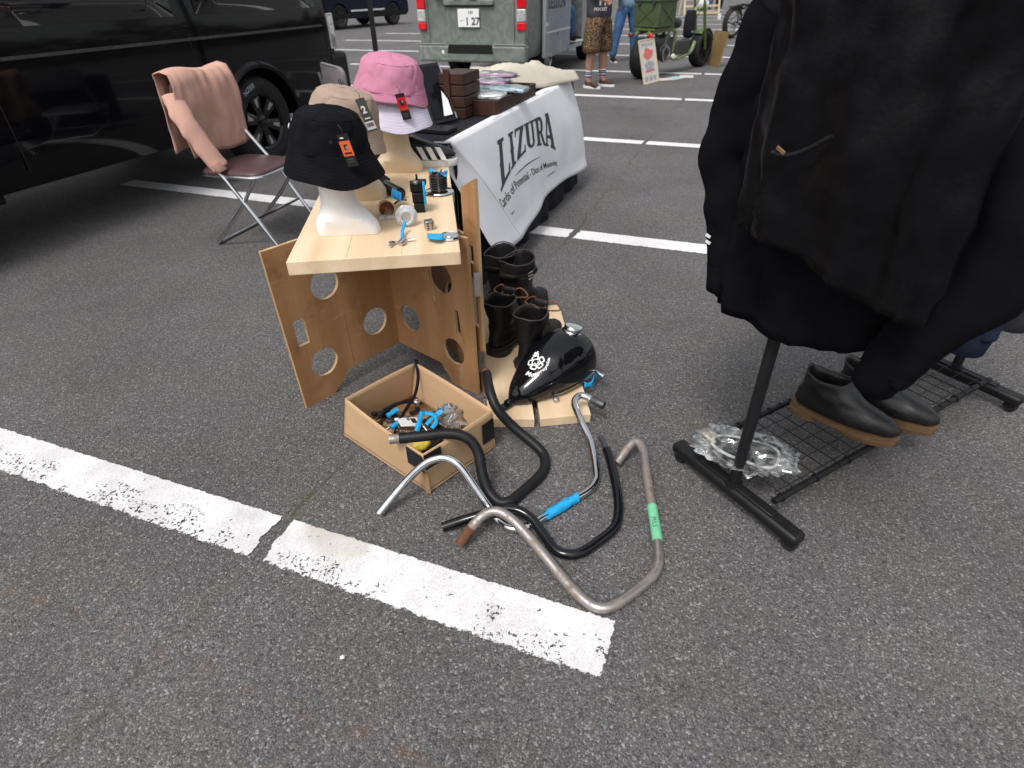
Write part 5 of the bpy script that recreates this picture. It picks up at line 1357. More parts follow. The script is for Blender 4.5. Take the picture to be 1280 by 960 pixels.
for i, (t_, s_, lab) in enumerate(((-.03, .40, 'black shoe with a tan welt on the wire shelf, nearer the wrapped mirror'), (.0, .55, 'black shoe with a tan welt farther along the wire shelf'))):
    b = thing('shoe', lab, 'shoe', K(t_-.1, s_, .104), math.atan2(WF.y, WF.x)+.25, 'black shoes on the wire shelf')
    boot_parts(b, M['leather'], LACE_TAB[:8], .15, .12, M['soletan'])
m = crumple(at(428, 821.5, .006), (.0052, .0046, .005), None, 2, 10, 6, .3)
tag(m.build('paper_scrap', M['white'], smooth=0), 'tiny white scrap of paper on the bare asphalt in the foreground', 'paper scrap')
# ------------------------------------------------------------------ vehicles
def wheel(root, c, ax, r, w, tyre=None, spokes=6, rimr=.62, rim_mat=None, cap_mat=None, letters=None, spoke_w=.5):
    c, ax = V(c), V(ax).normalized(); tyre = tyre or M['rubber']
    h = w/2
    t = MB().lathe([(r*rimr, -h*.8), (r*.78, -h), (r*.90, -h*.98), (r*.97, -h*.8), (r, -h*.45), (r, h*.45), (r*.97, h*.8), (r*.90, h*.98), (r*.78, h), (r*rimr, h*.8)], c, ax, 44, caps=False)
    wl = thing_part('wheel', root, c)
    t.build('tyre', tyre, wl, smooth=50)
    rm = MB().lathe([(r*rimr, h*.82), (r*rimr*1.03, h*.9), (r*rimr*.95, h*.78), (r*rimr*.9, h*.2), (r*rimr*.9, -h*.8)], c, ax, 40, caps=False)
    X = ax.orthogonal().normalized(); Y = ax.cross(X)
    for k in range(spokes):
        a = 2*math.pi*k/spokes; d = X*math.cos(a)+Y*math.sin(a); s_ = ax.cross(d)
        ws = r*rimr*2*math.pi/spokes*.5*spoke_w
        rm.add([c+d*(r*.12)+s_*(ws*.5)+ax*(h*.62), c+d*(r*.12)-s_*(ws*.5)+ax*(h*.62), c+d*(r*rimr*.95)-s_*ws+ax*(h*.74), c+d*(r*rimr*.95)+s_*ws+ax*(h*.74),
                c+d*(r*.12)+s_*(ws*.5)+ax*(h*.2), c+d*(r*.12)-s_*(ws*.5)+ax*(h*.2), c+d*(r*rimr*.95)-s_*ws+ax*(h*.3), c+d*(r*rimr*.95)+s_*ws+ax*(h*.3)],
               [(0, 1, 2, 3), (7, 6, 5, 4), (0, 4, 5, 1), (1, 5, 6, 2), (2, 6, 7, 3), (3, 7, 4, 0)])
    rm.lathe([(r*.15, h*.3), (r*.15, h*.66), (r*.11, h*.74), (.001, h*.75)], c, ax, 20)
    rm.lathe([(r*rimr*.88, h*.1), (.001, h*.1)], c, ax, 24, caps=False)
    rm.build('rim', rim_mat or M['plastic_black'], wl, smooth=35)
    if cap_mat:
        for k in range(spokes):
            cm = MB()
            a = 2*math.pi*(k)/spokes; d = X*math.cos(a)+Y*math.sin(a); s_ = ax.cross(d)
            cm.add([c+d*(r*.34)+s_*(r*.025)+ax*(h*.70), c+d*(r*.34)-s_*(r*.025)+ax*(h*.70), c+d*(r*.54)-s_*(r*.055)+ax*(h*.76), c+d*(r*.54)+s_*(r*.055)+ax*(h*.76)], [(0, 1, 2, 3)])
            cm.build('spoke_inlay', cap_mat, wl, smooth=0, solid=.004)
    if letters:
        vs, fs = text_geo(letters, r*.15, 'CENTER', 1.15, bold=.001); vs, fs = slice_geo(vs, fs, r*.05)
        up = V((0, 0, 1)); side = up.cross(ax).normalized(); lt = MB()
        lt.add([c+(up*math.cos(.10-p.x/(r*.86)*-1)*1+side*math.sin(p.x/(r*.86)+.10))*(r*.82+p.y)+ax*(h*1.0+.002) if False else c+(up*math.cos(p.x/(r*.84)+letters_at)+side*math.sin(p.x/(r*.84)+letters_at))*(r*.79+p.y)+ax*(h+.0025) for p in vs], fs)
        lt.build('sidewall_lettering', M['postergrey'], wl, smooth=0)
    return wl
letters_at = .0
def thing_part(name, root, c):
    # a named part that carries sub-parts: an empty is not a part, so the part's own mesh is a small hub disc
    return MB().ball(c, .03, 8, 6).build(name, M['plastic_black'], root)

def van(name, lab, org, head, paint, L=4.69, W=1.69, Hh=1.98, arches=(1.12, 3.69), camo_side=False):
    t = thing(name, lab, 'van', (org[0], org[1], 0), head)
    hw = W/2
    def sec(x, k, zt, zb, inset=0):
        pts = [(0, zb), (.80, zb), (.93, zb+.03), (.985, zb+.13), (1.0, zb+.28), (1.0, .80), (.995, .98), (.985, 1.06), (.93, 1.45), (.875, 1.72), (.80, 1.86), (.66, 1.94), (.40, 1.975), (0, 1.98)]
        pts = [(y*hw*k, z if z < 1.0 else 1.0+(z-1.0)*(zt-1.0)/.98) for y, z in pts]
        full = [(y, z) for y, z in pts]+[(-y, z) for y, z in reversed(pts[1:-1])]
        return [V((x, y, z)) for y, z in full]
    xs = [(0.02, .90, 1.88, .36), (0.0, .955, 1.92, .34), (.03, .985, 1.95, .33), (.10, 1, 1.97, .32), (.5, 1, 1.98, .31), (1.2, 1, 1.98, .30), (2.0, 1, 1.98, .30), (2.8, 1, 1.98, .30), (3.5, 1, 1.97, .30), (3.9, .995, 1.93, .30), (4.15, .985, 1.78, .30), (4.4, .97, 1.42, .30), (4.58, .94, 1.12, .31), (4.66, .88, .95, .34), (4.69, .78, .85, .38)]
    b = MB().rings([sec(*q) for q in xs]).build('body', paint, t, local=True, smooth=32)
    for ax_ in arches:
        c = MB().lathe([(.395, -W), (.395, W)], (ax_, 0, .335), (0, 1, 0), 40).build('cutter', paint, t, local=True)
        bpy.context.view_layer.update(); cut(b, c)
    if camo_side:
        c = MB().box((2.48, -hw, 1.05), (.95, 1.1, 1.36)).build('cutter', M['seam'], t, local=True); bpy.context.view_layer.update(); cut(b, c)
    inner = MB()
    for ax_ in arches: inner.box((ax_, 0, .55), (.82, W*.80, .50))
    inner.box((2.35, 0, .36), (4.2, W*.72, .10)).build('underbody', M['seam'], t, local=True, smooth=0)
    return t, hw
def side_strip(t, hw, sgn, pts, mat, name, off=.003, depth=.006, par=None, bevel=0):
    return MB().prism(pts, (0, sgn*(hw+off), 0), (1, 0, 0), (0, 0, 1), depth*sgn).build(name, mat, par or t, local=True, smooth=0, bevel=bevel)

# black van: parked across the bays on the left, its rear end away from the camera
fwd_b = -NDIR; Wb = V((-1.994, 5.178, 0))
ob_ = Wb+NDIR*1.12-LDIR*.825
bv, hw = van('black_van', 'glossy black van parked on the left behind the chairs', ob_, math.atan2(fwd_b.y, fwd_b.x), M['carblack'])
letters_at = -.40
wl = wheel(bv, Wb-LDIR*.10+V((0, 0, .335)), LDIR, .335, .215, spokes=6, rimr=.60, rim_mat=M['gloss_black'], cap_mat=M['steel'], letters='NZER')
letters_at = 0
wheel(bv, Wb-LDIR*.10-NDIR*2.57+V((0, 0, .335)), LDIR, .335, .215, spokes=6, rimr=.60, rim_mat=M['gloss_black'], cap_mat=M['steel'])
wheel(bv, Wb-LDIR*1.55+V((0, 0, .335)), -LDIR, .335, .215, spokes=6, rimr=.60, rim_mat=M['gloss_black'])
wheel(bv, Wb-LDIR*1.55-NDIR*2.57+V((0, 0, .335)), -LDIR, .335, .215, spokes=6, rimr=.60, rim_mat=M['gloss_black'])
def arch_lip(t, hw, sgn, x, mat, r0=.395, r1=.445):
    q = [(x+r1*math.cos(a), .335+r1*math.sin(a)) for a in [R(-4+188*i/28) for i in range(29)]]
    q += [(x+r0*math.cos(a), .335+r0*math.sin(a)) for a in [R(184-188*i/28) for i in range(29)]]
    vs = [V((p[0], sgn*(hw-.004), p[1])) for p in q[:29]]; vi = [V((p[0], sgn*(hw+.018), p[1])) for p in reversed(q[29:])]
    vm = [V((p[0]*.5+w_[0]*.5, sgn*(hw+.024), p[1]*.5+w_[1]*.5)) for p, w_ in zip(q[:29], reversed(q[29:]))]
    vd = [V((p[0], sgn*(hw-.06), p[1])) for p in reversed(q[29:])]
    MB().rings([vs, vm, vi, vd], caps=False, closed=False).build('arch_lip', mat, t, local=True, smooth=60)
for x in (1.12, 3.69): arch_lip(bv, hw, 1, x, M['carblack'])
side_strip(bv, hw, 1, [(-.01, .775), (.085, .775), (.075, 1.05), (.0, 1.05)], M['clear'], 'tail_lamp', .006, .03, bevel=.004)
tl_ = bv.children[-1]
for z0, z1, mt_ in ((.97, 1.03, 'whitebits'), (.89, .96, 'whitebits'), (.79, .87, 'steel')):
    side_strip(bv, hw, 1, [(.012, z0), (.064, z0), (.064, z1), (.012, z1)], M[mt_], 'reflector', .0085, .004, par=tl_)
MB().box((-.01, 0, .54), (.24, 1.74, .42)).build('rear_bumper', M['plastic_black'], bv, local=True, bevel=.05)
side_strip(bv, hw, 1, [(.17, .955), (3.3, .955), (3.3, .972), (.17, .972)], M['dark_steel'], 'side_moulding', .005, .010)
for x in (.145, 1.68, 3.05, 3.98):
    side_strip(bv, hw, 1, [(x, .42), (x+.008, .42), (x+.008, 1.0), (x, 1.0)], M['seam'], 'panel_gap', .0008, .003)
for x0, x1 in ((.22, 1.55), (1.75, 2.95), (3.12, 3.85)):
    def wn(u, v, x0=x0, x1=x1): 
        z = 1.10+.55*v; y = hw*(.985-(z-1.06)*.15)+.004
        return V((x0+(x1-x0)*u+(.02 if v > .5 else 0), y, z))
    MB().grid(wn, 6, 4).build('side_window', M['glass_dark'], bv, local=True, smooth=60, solid=.004)
side_strip(bv, hw, 1, [(3.12, .99), (3.30, .99), (3.30, 1.02), (3.12, 1.02)], M['gloss_black'], 'door_handle', .01, .02, bevel=.006)
MB().prism([(-.62, 1.12), (.62, 1.12), (.56, 1.70), (-.56, 1.70)], (-.006, 0, 0), (0, 1, 0), (0, 0, 1), -.008).build('rear_window', M['glass_dark'], bv, local=True, smooth=0)

# grey van: rear towards the camera
og = V((-.49, 9.62, 0)); gh = math.atan2(NDIR.y, NDIR.x)
gv, hw = van('grey_van', 'grey camouflage wrapped van with its side door slid open, rear towards the camera', og, gh, M['camo'], camo_side=True)
for x, sg in ((1.12, -1), (1.12, 1), (3.69, -1), (3.69, 1)):
    p = og+NDIR*x+LDIR*(-sg*.72); wheel(gv, p+V((0, 0, .32)), LDIR*(-sg), .32, .20, spokes=8, rim_mat=M['steel'])
def rear(pts, mat, name, off=.006, depth=.02, par=None, bevel=0):     # shapes on the tail, y to the left, z up; drawn as seen from behind
    return MB().prism([(-y, z) for y, z in pts], (-off, 0, 0), (0, 1, 0), (0, 0, 1), depth).build(name, mat, par or gv, local=True, smooth=0, bevel=bevel)
for s_ in (-1, 1):
    for z0, z1, mt_ in ((.955, 1.32, 'red'), (.80, .95, 'clear'), (.70, .795, 'red')):
        x0, x1 = (.70, .83)
        ys = sorted((s_*x0, s_*x1))
        rear([(ys[0], z0), (ys[1], z0), (ys[1], z1), (ys[0], z1)], M[mt_], 'tail_lamp', .018, .06, bevel=.012)
rear([(-.84, .30), (.84, .30), (.845, .52), (-.845, .52)], M['camo'], 'rear_bumper', .06, .16, bevel=.03)
rear([(-.36, .41), (.36, .41), (.34, .525), (-.34, .525)], M['seam'], 'bumper_step', .063, .03, bevel=.004)
rear([(-.84, .525), (-.37, .525), (-.37, .535), (-.84, .535)], M['carsilver'], 'trim', .063, .04)
rear([(.37, .525), (.84, .525), (.84, .535), (.37, .535)], M['carsilver'], 'trim', .063, .04)
rear([(-.45, .405), (-.41, .405), (-.41, .45), (-.45, .45)], M['whitebits'], 'reflector', .064, .012)
rear([(-.40, .995), (.36, .995), (.36, 1.06), (-.40, 1.06)], M['camo'], 'handle_strip', .024, .04, bevel=.012)
rear([(-.40, .985), (.36, .985), (.36, .995), (-.40, .995)], M['seam'], 'handle_shadow_gap', .008, .012)
pl_ = rear([(-.19, .735), (.14, .735), (.14, .955), (-.19, .955)], M['white'], 'licence_plate', .010, .012, bevel=.006)
def rear_text(s, size, y, z, bold=.0, mat='ink'):
    vs, fs = text_geo(s, size, 'CENTER', bold=bold)
    MB().add([V((-.0113, -(y+p.x), z+p.y)) for p in vs], fs).build('plate_lettering', M[mat], pl_, local=True, smooth=0)
rear_text('1 27', .125, .035, .765, .004); rear_text('\u30fb', .07, -.10, .79); rear_text('330', .05, .01, .895, .001); rear_text('-', .1, -.14, .79)
for y in (-.66, .66): rear([(y-.003, .54), (y+.003, .54), (y+.003, 1.9), (y-.003, 1.9)], M['seam'], 'panel_gap', .0015, .004)
rear([(-.62, 1.17), (.62, 1.17), (.56, 1.72), (-.56, 1.72)], M['glass_dark'], 'rear_window', .008, .012, bevel=.01)
for y, r_ in ((-.47, .085), (.06, .12)):
    MB().lathe([(r_, 0), (r_*1.05, .02), (r_*.8, .035), (r_*.4, .03), (.001, .03)], (-.02, -y, 1.12+r_*.55), (-1, 0, 0), 22).build('round_badge', M['plastic_black'], gv, local=True)
MB().box((-.03, .17, 1.13), (.05, .18, .09)).build('rear_wiper', M['plastic_black'], gv, local=True, bevel=.02)
# right flank: slid door panel, open doorway and front door
def flank(pts, mat, name, off, depth, par=None, bevel=0): return side_strip(gv, hw, -1, pts, mat, name, off, depth, par, bevel)
sd_ = flank([(.62, .30), (1.95, .30), (1.95, 1.80), (.62, 1.80)], M['carsilver'], 'sliding_door', .075, .06, bevel=.02)
flank([(.66, .62), (1.93, .62), (1.93, .64), (.66, .64)], M['whitebits'], 'door_crease', .078, .01, par=sd_)
flank([(.75, 1.24), (1.85, 1.24), (1.80, 1.70), (.75, 1.70)], M['glass_dark'], 'door_window', .078, .01, par=sd_)
vs, fs = text_geo('SESSION', .21, bold=.006, space=1.1)
MB().add([V((.72+p.x*1.05, -(hw+.0765), .925+p.y)) for p in vs], fs).build('door_lettering', M['ink'], sd_, local=True, smooth=0)
MB().box((2.48, -.10, .62), (.5, .5, .40)).build('bench', M['greycloth'], gv, local=True, bevel=.03)
MB().box((2.48, -.2, .385), (.94, 1.0, .02)).build('cabin_floor', M['taggrey'], gv, local=True)
flank([(2.0, .30), (2.95, .30), (2.95, .36), (2.0, .36)], M['carsilver'], 'door_sill', .02, .05)
flank([(2.96, .40), (4.1, .40), (4.1, 1.75), (2.96, 1.75)], M['carsilver'], 'front_door', .004, .02, bevel=.01)
flank([(3.05, 1.15), (4.0, 1.15), (3.9, 1.68), (3.05, 1.68)], M['glass_dark'], 'front_window', .008, .01)

# navy car far off
pa, pb_ = at(427, 37), at(492, 31); cd = (pb_-pa).normalized(); cr = V((cd.y, -cd.x, 0))
sv = thing('navy_car', 'dark blue car with silver trim parked far off behind the black canopy pole', 'car', (pa+pb_)/2-cr*.78, math.atan2(cd.y, cd.x))
prof = [(-2.15, .40), (-2.2, .75), (-2.12, 1.0), (-1.75, 1.45), (-1.2, 1.62), (.2, 1.63), (.85, 1.30), (1.15, 1.08), (2.0, .95), (2.2, .75), (2.2, .42), (2.0, .30), (-2.0, .30)]
def carsec(k):
    return [V((x*(1-.02*k), 0, z)) for x, z in prof]
low = [(-2.15, .34), (-2.2, .70), (-2.14, .98), (-2.0, 1.06), (1.12, 1.06), (2.0, .95), (2.2, .72), (2.2, .42), (2.05, .30), (-2.0, .30)]
b = MB().prism(low, (0, .86, 0), (1, 0, 0), (0, 0, 1), 1.72).build('body', M['carblue'], sv, local=True, smooth=30)
cabs = []
for z, x0, x1, y in ((1.05, -2.0, 1.15, .84), (1.25, -1.9, .85, .81), (1.5, -1.62, .35, .74), (1.62, -1.25, .05, .66)):
    cabs.append([V(p) for p in ((x0, -y*.96, z), (x0+.15, -y, z), (x1-.15, -y, z), (x1, -y*.9, z), (x1, y*.9, z), (x1-.15, y, z), (x0+.15, y, z), (x0, y*.96, z))])
MB().rings(cabs).build('cabin', M['carblue'], sv, local=True, smooth=30)
for x in (-1.36, 1.36):
    c = MB().lathe([(.40, -2), (.40, 2)], (x, 0, .35), (0, 1, 0), 36).build('cutter', M['seam'], sv, local=True); bpy.context.view_layer.update(); cut(b, c)
MB().box((0, 0, .5), (3.6, 1.3, .4)).build('underbody', M['seam'], sv, local=True)
for x in (-1.36, 1.36):
    for s_ in (-1, 1):
        p = (pa+pb_)/2-cr*.78+cd*x+cr*(-s_*.74)
        wheel(sv, p+V((0, 0, .36)), cr*(-s_), .36, .22, spokes=10, rim_mat=M['dark_steel'], rimr=.66, spoke_w=.45)
MB().prism([(-.85, .50), (.82, .50), (.82, .55), (-.85, .55)], (0, -.875, 0), (1, 0, 0), (0, 0, 1), .02).build('sill_trim', M['whitebits'], sv, local=True)
MB().prism([(-1.9, .33), (1.9, .33), (1.9, .46), (-1.9, .46)], (0, -.862, 0), (1, 0, 0), (0, 0, 1), .01).build('side_skirt', M['plastic_black'], sv, local=True)
MB().prism([(-1.6, 1.09), (.75, 1.09), (.25, 1.5), (-1.3, 1.5)], (0, -.845, -.0), (1, 0, 0), (0, .22, 1), .01).build('side_window', M['glass_dark'], sv, local=True)

# ------------------------------------------------------------------ motorcycles
ra, rb_ = at(803, 98), at(872, 83); md = (rb_-ra).normalized(); mr = V((md.y, -md.x, 0))
mo = thing('motorcycle', 'green custom scooter with fat tyres and an army box on its tail', 'motorcycle', (ra+rb_)/2, math.atan2(md.y, md.x), 'motorcycles on show')
WBh = (rb_-ra).length/2; RR = .27
def Q(x, y, z): return V((x, y, z))
for x, w_ in ((-WBh, .23), (WBh, .19)):
    wheel(mo, (ra+rb_)/2+md*x+V((0, 0, RR)), mr, RR, w_, spokes=5, rim_mat=M['plastic_black'], rimr=.58)
fr1 = MB()
for y in (-.10, .10):
    fr1.tube(fillet([Q(-WBh*.72, y, .30), Q(-.10, y, .20), Q(.38, y, .26), Q(.50, y*.8, .40)], .08), .030, 10)
    fr1.tube(fillet([Q(-WBh-.14, y, .60), Q(-.45, y, .63), Q(-.22, y, .60), Q(-.26, y, .30)], .06), .028, 10)
    fr1.tube([Q(-.40, y, .62), Q(-.62, y, .34)], .018, 10)
fr1.tube(fillet([Q(.40, 0, .27), Q(.42, 0, .72), Q(.56, 0, .86)], .10), .026, 10)
fr1.tube([Q(-.20, 0, .34), Q(.30, 0, .42), Q(.50, 0, .55)], .02, 10)
fr1.build('frame', M['framegreen'], mo, local=True)
fk = MB()
for y in (-.085, .085):
    fk.tube([Q(WBh, y, RR), Q(WBh-.25, y, .92)], .024, 10).tube([Q(WBh-.25, y, .92), Q(WBh-.30, y, 1.02)], .015, 8)
fk.tube([Q(WBh-.22, -.085, .84), Q(WBh-.22, .085, .84)], .02, 8)
fk.build('fork', M['bikegreen'], mo, local=True)
MB().rings([[Q(WBh+(RR+.03)*math.cos(a), y, RR+(RR+.03)*math.sin(a)) for y in (-.085, -.04, .04, .085)] for a in [R(20+110*i/14) for i in range(15)]], caps=False, closed=False).build('front_fender', M['bikegreen'], mo, local=True, solid=.006)
MB().tube(fillet([Q(WBh-.42, .36, 1.08), Q(WBh-.34, .20, 1.12), Q(WBh-.30, .0, 1.02), Q(WBh-.34, -.20, 1.12), Q(WBh-.42, -.36, 1.08)], .06), .013, 8).build('handlebar', M['chrome'], mo, local=True)
hl = MB().lathe([(.02, -.08), (.07, -.06), (.09, 0), (.088, .02), (.06, .035), (.001, .04)], (WBh-.12, 0, .90), (1, 0, .0), 20).build('headlight', M['whitebits'], mo, local=True)
eb = MB().box(Q(-WBh*.55, 0, .38), (.56, .22, .28)).box(Q(-WBh*.98, 0, .50), (.34, .20, .10)).lathe([(.10, -.15), (.13, -.13), (.13, -.10)], (-WBh*.62, 0, .33), (0, 1, 0), 18)
for i in range(6): eb.box(Q(-WBh*.55+.03*i, 0, .50), (.014, .18, .10))
eb.build('engine', M['dark_steel'], mo, local=True, bevel=.01)
MB().lathe([(.085, 0), (.115, .0), (.115, .03), (.085, .03), (.085, 0)], (-WBh*.66, -.16, .31), (0, -1, 0), 24, caps=False).build('cover_ring', M['steel'], mo, local=True)
MB().lathe([(.02, 0), (.035, .02), (.035, .05), (.001, .055)], (-WBh*.46, -.18, .27), (0, -1, 0), 14).build('valve_cap', M['whitebits'], mo, local=True)
MB().box(Q(.04, 0, .36), (.46, .26, .20)).build('battery_box', M['dark_steel'], mo, local=True, bevel=.02)
tb_ = MB()
tb_.rings([[Q(.40+(.11 if i else .10)*k*math.cos(a)*.9, .085*k*math.sin(a), z) for a in [2*math.pi*j/20 for j in range(20)]] for i, (k, z) in enumerate(((.7, .46), (1, .50), (1.05, .62), (1, .78), (.75, .84)))])
tb_.build('tank_bag', M['blackcloth'], mo, local=True, smooth=60)
MB().box(Q(.36, -.088, .55), (.06, .006, .02)).build('bag_badge', M['postergrey'], mo, local=True)
sb_ = MB().rings([[Q(-.22+.20*math.cos(a)*k, .15*math.sin(a)*k, z) for a in [2*math.pi*j/24 for j in range(24)]] for k, z in ((.8, .63), (1, .66), (1, .72), (.8, .76), (.3, .765))])
sb_.build('seat', M['leather'], mo, local=True, smooth=60)
rk = MB().box(Q(-WBh*.78, 0, .645), (.62, .34, .03)); rk.build('rear_rack', M['bikegreen'], mo, local=True, bevel=.006)
bxm = MB().box(Q(-WBh*.80, 0, .83), (.50, .42, .32)).build('cargo_box', M['boxgreen'], mo, local=True, bevel=.012)
ld = MB().box(Q(-WBh*.80, 0, 1.02), (.53, .45, .07)).build('lid', M['boxgreen'], bxm, local=True, bevel=.012)
xr = MB()
for a in (-1, 1):
    xr.beam(Q(-WBh*.80-.17, -.213, .83-.10*a), Q(-WBh*.80+.17, -.213, .83+.10*a), .012, .016)
    xr.beam(Q(-WBh*.80-.253, -.13, .83-.10*a), Q(-WBh*.80-.253, .13, .83+.10*a), .012, .016)
xr.build('cross_rib', M['boxgreen'], bxm, local=True)
for y in (-.12, .12): MB().box(Q(-WBh*.80-.27, y, .98), (.02, .04, .07)).build('latch', M['dark_steel'], bxm, local=True, bevel=.004)
for y in (-.17, .17): MB().lathe([(.03, 0), (.034, .03), (.02, .045), (.001, .046)], Q(-WBh-.16, y, .58), (-1, 0, 0), 14).build('rear_lamp', M['red'] if y < 0 else M['amber'], mo, local=True)
MB().tube(fillet([Q(-.1, .14, .22), Q(-.5, .17, .22), Q(-WBh-.1, .18, .30)], .05), .035, 12).build('exhaust', M['steel'], mo, local=True)
MB().tube(spline([Q(WBh-.38, -.2, 1.1), Q(WBh-.2, -.1, .98), Q(WBh-.28, -.03, .80), Q(.40, -.02, .60)], 6), .006, 6).build('cable', M['plastic_black'], mo, local=True)

b2a = at(912, 48); bd2 = V((.80, .60, 0)); br2 = V((bd2.y, -bd2.x, 0))
m2 = thing('motorcycle', 'grey bobber motorcycle with a spoked wheel, parked far off beside the hanging sweatshirt', 'motorcycle', b2a+bd2*.72, math.atan2(bd2.y, bd2.x), 'motorcycles on show')
for x in (-.72, .78):
    c = b2a+bd2*(.72+x)+V((0, 0, .34))
    wl = MB().lathe([(.255, -.05), (.30, -.07), (.335, -.045), (.34, 0), (.335, .045), (.30, .07), (.255, .05)], c, br2, 40, caps=False).build('wheel', M['rubber'], m2, smooth=50)
    rm = MB().lathe([(.255, -.05), (.262, 0), (.255, .05), (.24, .0)], c, br2, 36, caps=False)
    X_ = V((0, 0, 1)); Y_ = bd2
    for k in range(20):
        a = 2*math.pi*k/20; rm.tube([c+br2*(.03*(1 if k % 2 else -1)), c+(X_*math.cos(a)+Y_*math.sin(a))*.25], .003, 5)
    rm.lathe([(.04, -.06), (.04, .06)], c, br2, 14).build('spoked_rim', M['steel'], wl, smooth=40)
f = MB()
for y in (-.11, .11):
    f.tube(fillet([Q(-.72, y, .34), Q(-.2, y, .22), Q(.28, y, .24), Q(.42, 0, .72)], .08), .018, 8).tube([Q(-.72, y, .34), Q(-.25, y*.6, .62), Q(.42, 0, .80)], .016, 8)
    f.tube([Q(.78, y, .34), Q(.44, y, .98)], .02, 8)
f.build('frame', M['dark_steel'], m2, local=True)
e = MB().box(Q(.0, 0, .32), (.38, .24, .18))
for sgn in (-1, 1):
    for i in range(6): e.box(Q(.0+sgn*(.06+.022*i), 0, .45+.026*i), (.12, .16, .014), Matrix.Rotation(-sgn*.6, 3, 'Y'))
e.build('engine', M['steel'], m2, local=True, bevel=.006)
MB().rings([[Q(x, w_*math.cos(a), .80+h_*math.sin(a)) for a in [2*math.pi*j/20 for j in range(20)]] for x, w_, h_ in ((-.08, .03, .04), (.0, .09, .08), (.18, .14, .11), (.34, .12, .10), (.42, .04, .05))]).build('tank', M['carsilver'], m2, local=True)
MB().rings([[Q(x, w_*math.cos(a), .70+.03*math.sin(a)) for a in [2*math.pi*j/16 for j in range(16)]] for x, w_ in ((-.42, .05), (-.34, .13), (-.2, .13), (-.06, .06))]).build('seat', M['leather'], m2, local=True)
MB().rings([[Q(-.72+.375*math.cos(a), y, .34+.375*math.sin(a)) for y in (-.08, -.04, .04, .08)] for a in [R(45+75*i/12) for i in range(13)]], caps=False, closed=False).build('rear_fender', M['gloss_black'], m2, local=True, solid=.005)
MB().tube(fillet([Q(.10, -.16, .30), Q(-.2, -.18, .24), Q(-.85, -.19, .26)], .06), .035, 12).tube(fillet([Q(-.05, -.15, .45), Q(-.25, -.18, .34), Q(-.80, -.20, .36)], .06), .03, 12).build('exhaust', M['chrome'], m2, local=True)
MB().tube(fillet([Q(.34, .36, 1.10), Q(.42, .2, 1.16), Q(.46, 0, 1.0), Q(.42, -.2, 1.16), Q(.34, -.36, 1.10)], .06), .013, 8).build('handlebar', M['chrome'], m2, local=True)
q = at(899, 33, .42)
MB().box(Q(-.98, .22, .47), (.012, .16, .12), Matrix.Rotation(-.5, 3, 'Z')).build('licence_plate', M['white'], m2, local=True, bevel=.003)
MB().tube([Q(-.97, .22, .50), Q(-.72, .08, .52)], .008, 6).build('plate_bracket', M['dark_steel'], m2, local=True)

# boards and papers round the green machine
def leaning(name, lab, cat, p0, p1, h, back, mat, t=.012):
    p0, p1 = V(p0), V(p1); e = (p1-p0); w_ = e.length; e.normalize(); n = V((-e.y, e.x, 0))
    if n.y < 0: n = -n
    up = (V((0, 0, 1))*math.cos(back)+n*math.sin(back)).normalized()
    th = thing(name, lab, cat, (p0+p1)/2)
    MB().prism([(0, 0), (w_, 0), (w_, h), (0, h)], p0+V((0, 0, .004)), e, up, t*(-1 if e.cross(up).dot(n) < 0 else 1)).build('panel', mat, th, smooth=0, bevel=.002)
    return th, p0+V((0, 0, .004))-n*.0015, e, up, w_
sg, o, ex, up, w_ = leaning('price_board', 'white price board with a red picture against the rear tyre of the green machine', 'sign', at(805, 106), at(823.5, 101), .56, R(16), M['posterwhite'])
def pr(pts, mat, nm='print'):
    MB().add([o+ex*(x*w_)+up*(y*.56)-up.cross(ex).normalized()*(.0015 if up.cross(ex).y > 0 else -.0015) for x, y in pts], [tuple(range(len(pts)))]).build(nm, mat, sg, smooth=0)
rd_ = [(.5+.30*math.cos(a)*(1+.18*math.sin(4*a)), .68+.13*math.sin(a)*(1+.2*math.cos(3*a))) for a in [2*math.pi*k/24 for k in range(24)]]
pr(rd_, M['posterred']); pr([(.5+.30*math.cos(a)*(1+.12*math.sin(5*a)), .40+.11*math.sin(a)) for a in [2*math.pi*k/24 for k in range(24)]], M['postergrey'])
pr([(.2, .25), (.85, .27), (.8, .31), (.22, .30)], M['posterred'])
for k in range(3): pr([(.12+.28*k, .05), (.30+.28*k, .05), (.30+.28*k, .16), (.12+.28*k, .16)], M['postergrey'])
for k in range(5): pr([(.13+.155*k, .86), (.23+.155*k, .86), (.23+.155*k, .93), (.13+.155*k, .93)], M['postergrey'])
fb = MB(); 
for a_, b_ in (((0, 0), (1, 0)), ((0, 1), (1, 1)), ((0, 0), (0, 1)), ((1, 0), (1, 1))):
    fb.tube([o+ex*(a_[0]*w_)+up*(a_[1]*.56), o+ex*(b_[0]*w_)+up*(b_[1]*.56)], .008, 4)
fb.build('edge_frame', M['woodpale'], sg, smooth=0)
leaning('hardboard', 'plain tan hardboard sheet leaning against the front wheel of the green machine', 'board', at(882, 80), at(898, 84.5), .52, R(9), M['board_tan'])
for i, (x, y, lab) in enumerate(((832, 99, 'white leaflet flat on the asphalt beside the price board'), (846, 97, 'blue printed leaflet flat on the asphalt, between two other leaflets'), (858, 95.5, 'pale leaflet flat on the asphalt, farthest from the price board'))):
    p = at(x, y, .003+.001*i)
    tag(MB().box(p, (.30, .21, .0012), Matrix.Rotation(.5*i+.3, 3, 'Z')).build('leaflet', M[('posterwhite', 'paleblue', 'posterwhite')[i]], smooth=0), lab, 'leaflet', 'leaflets on the asphalt')
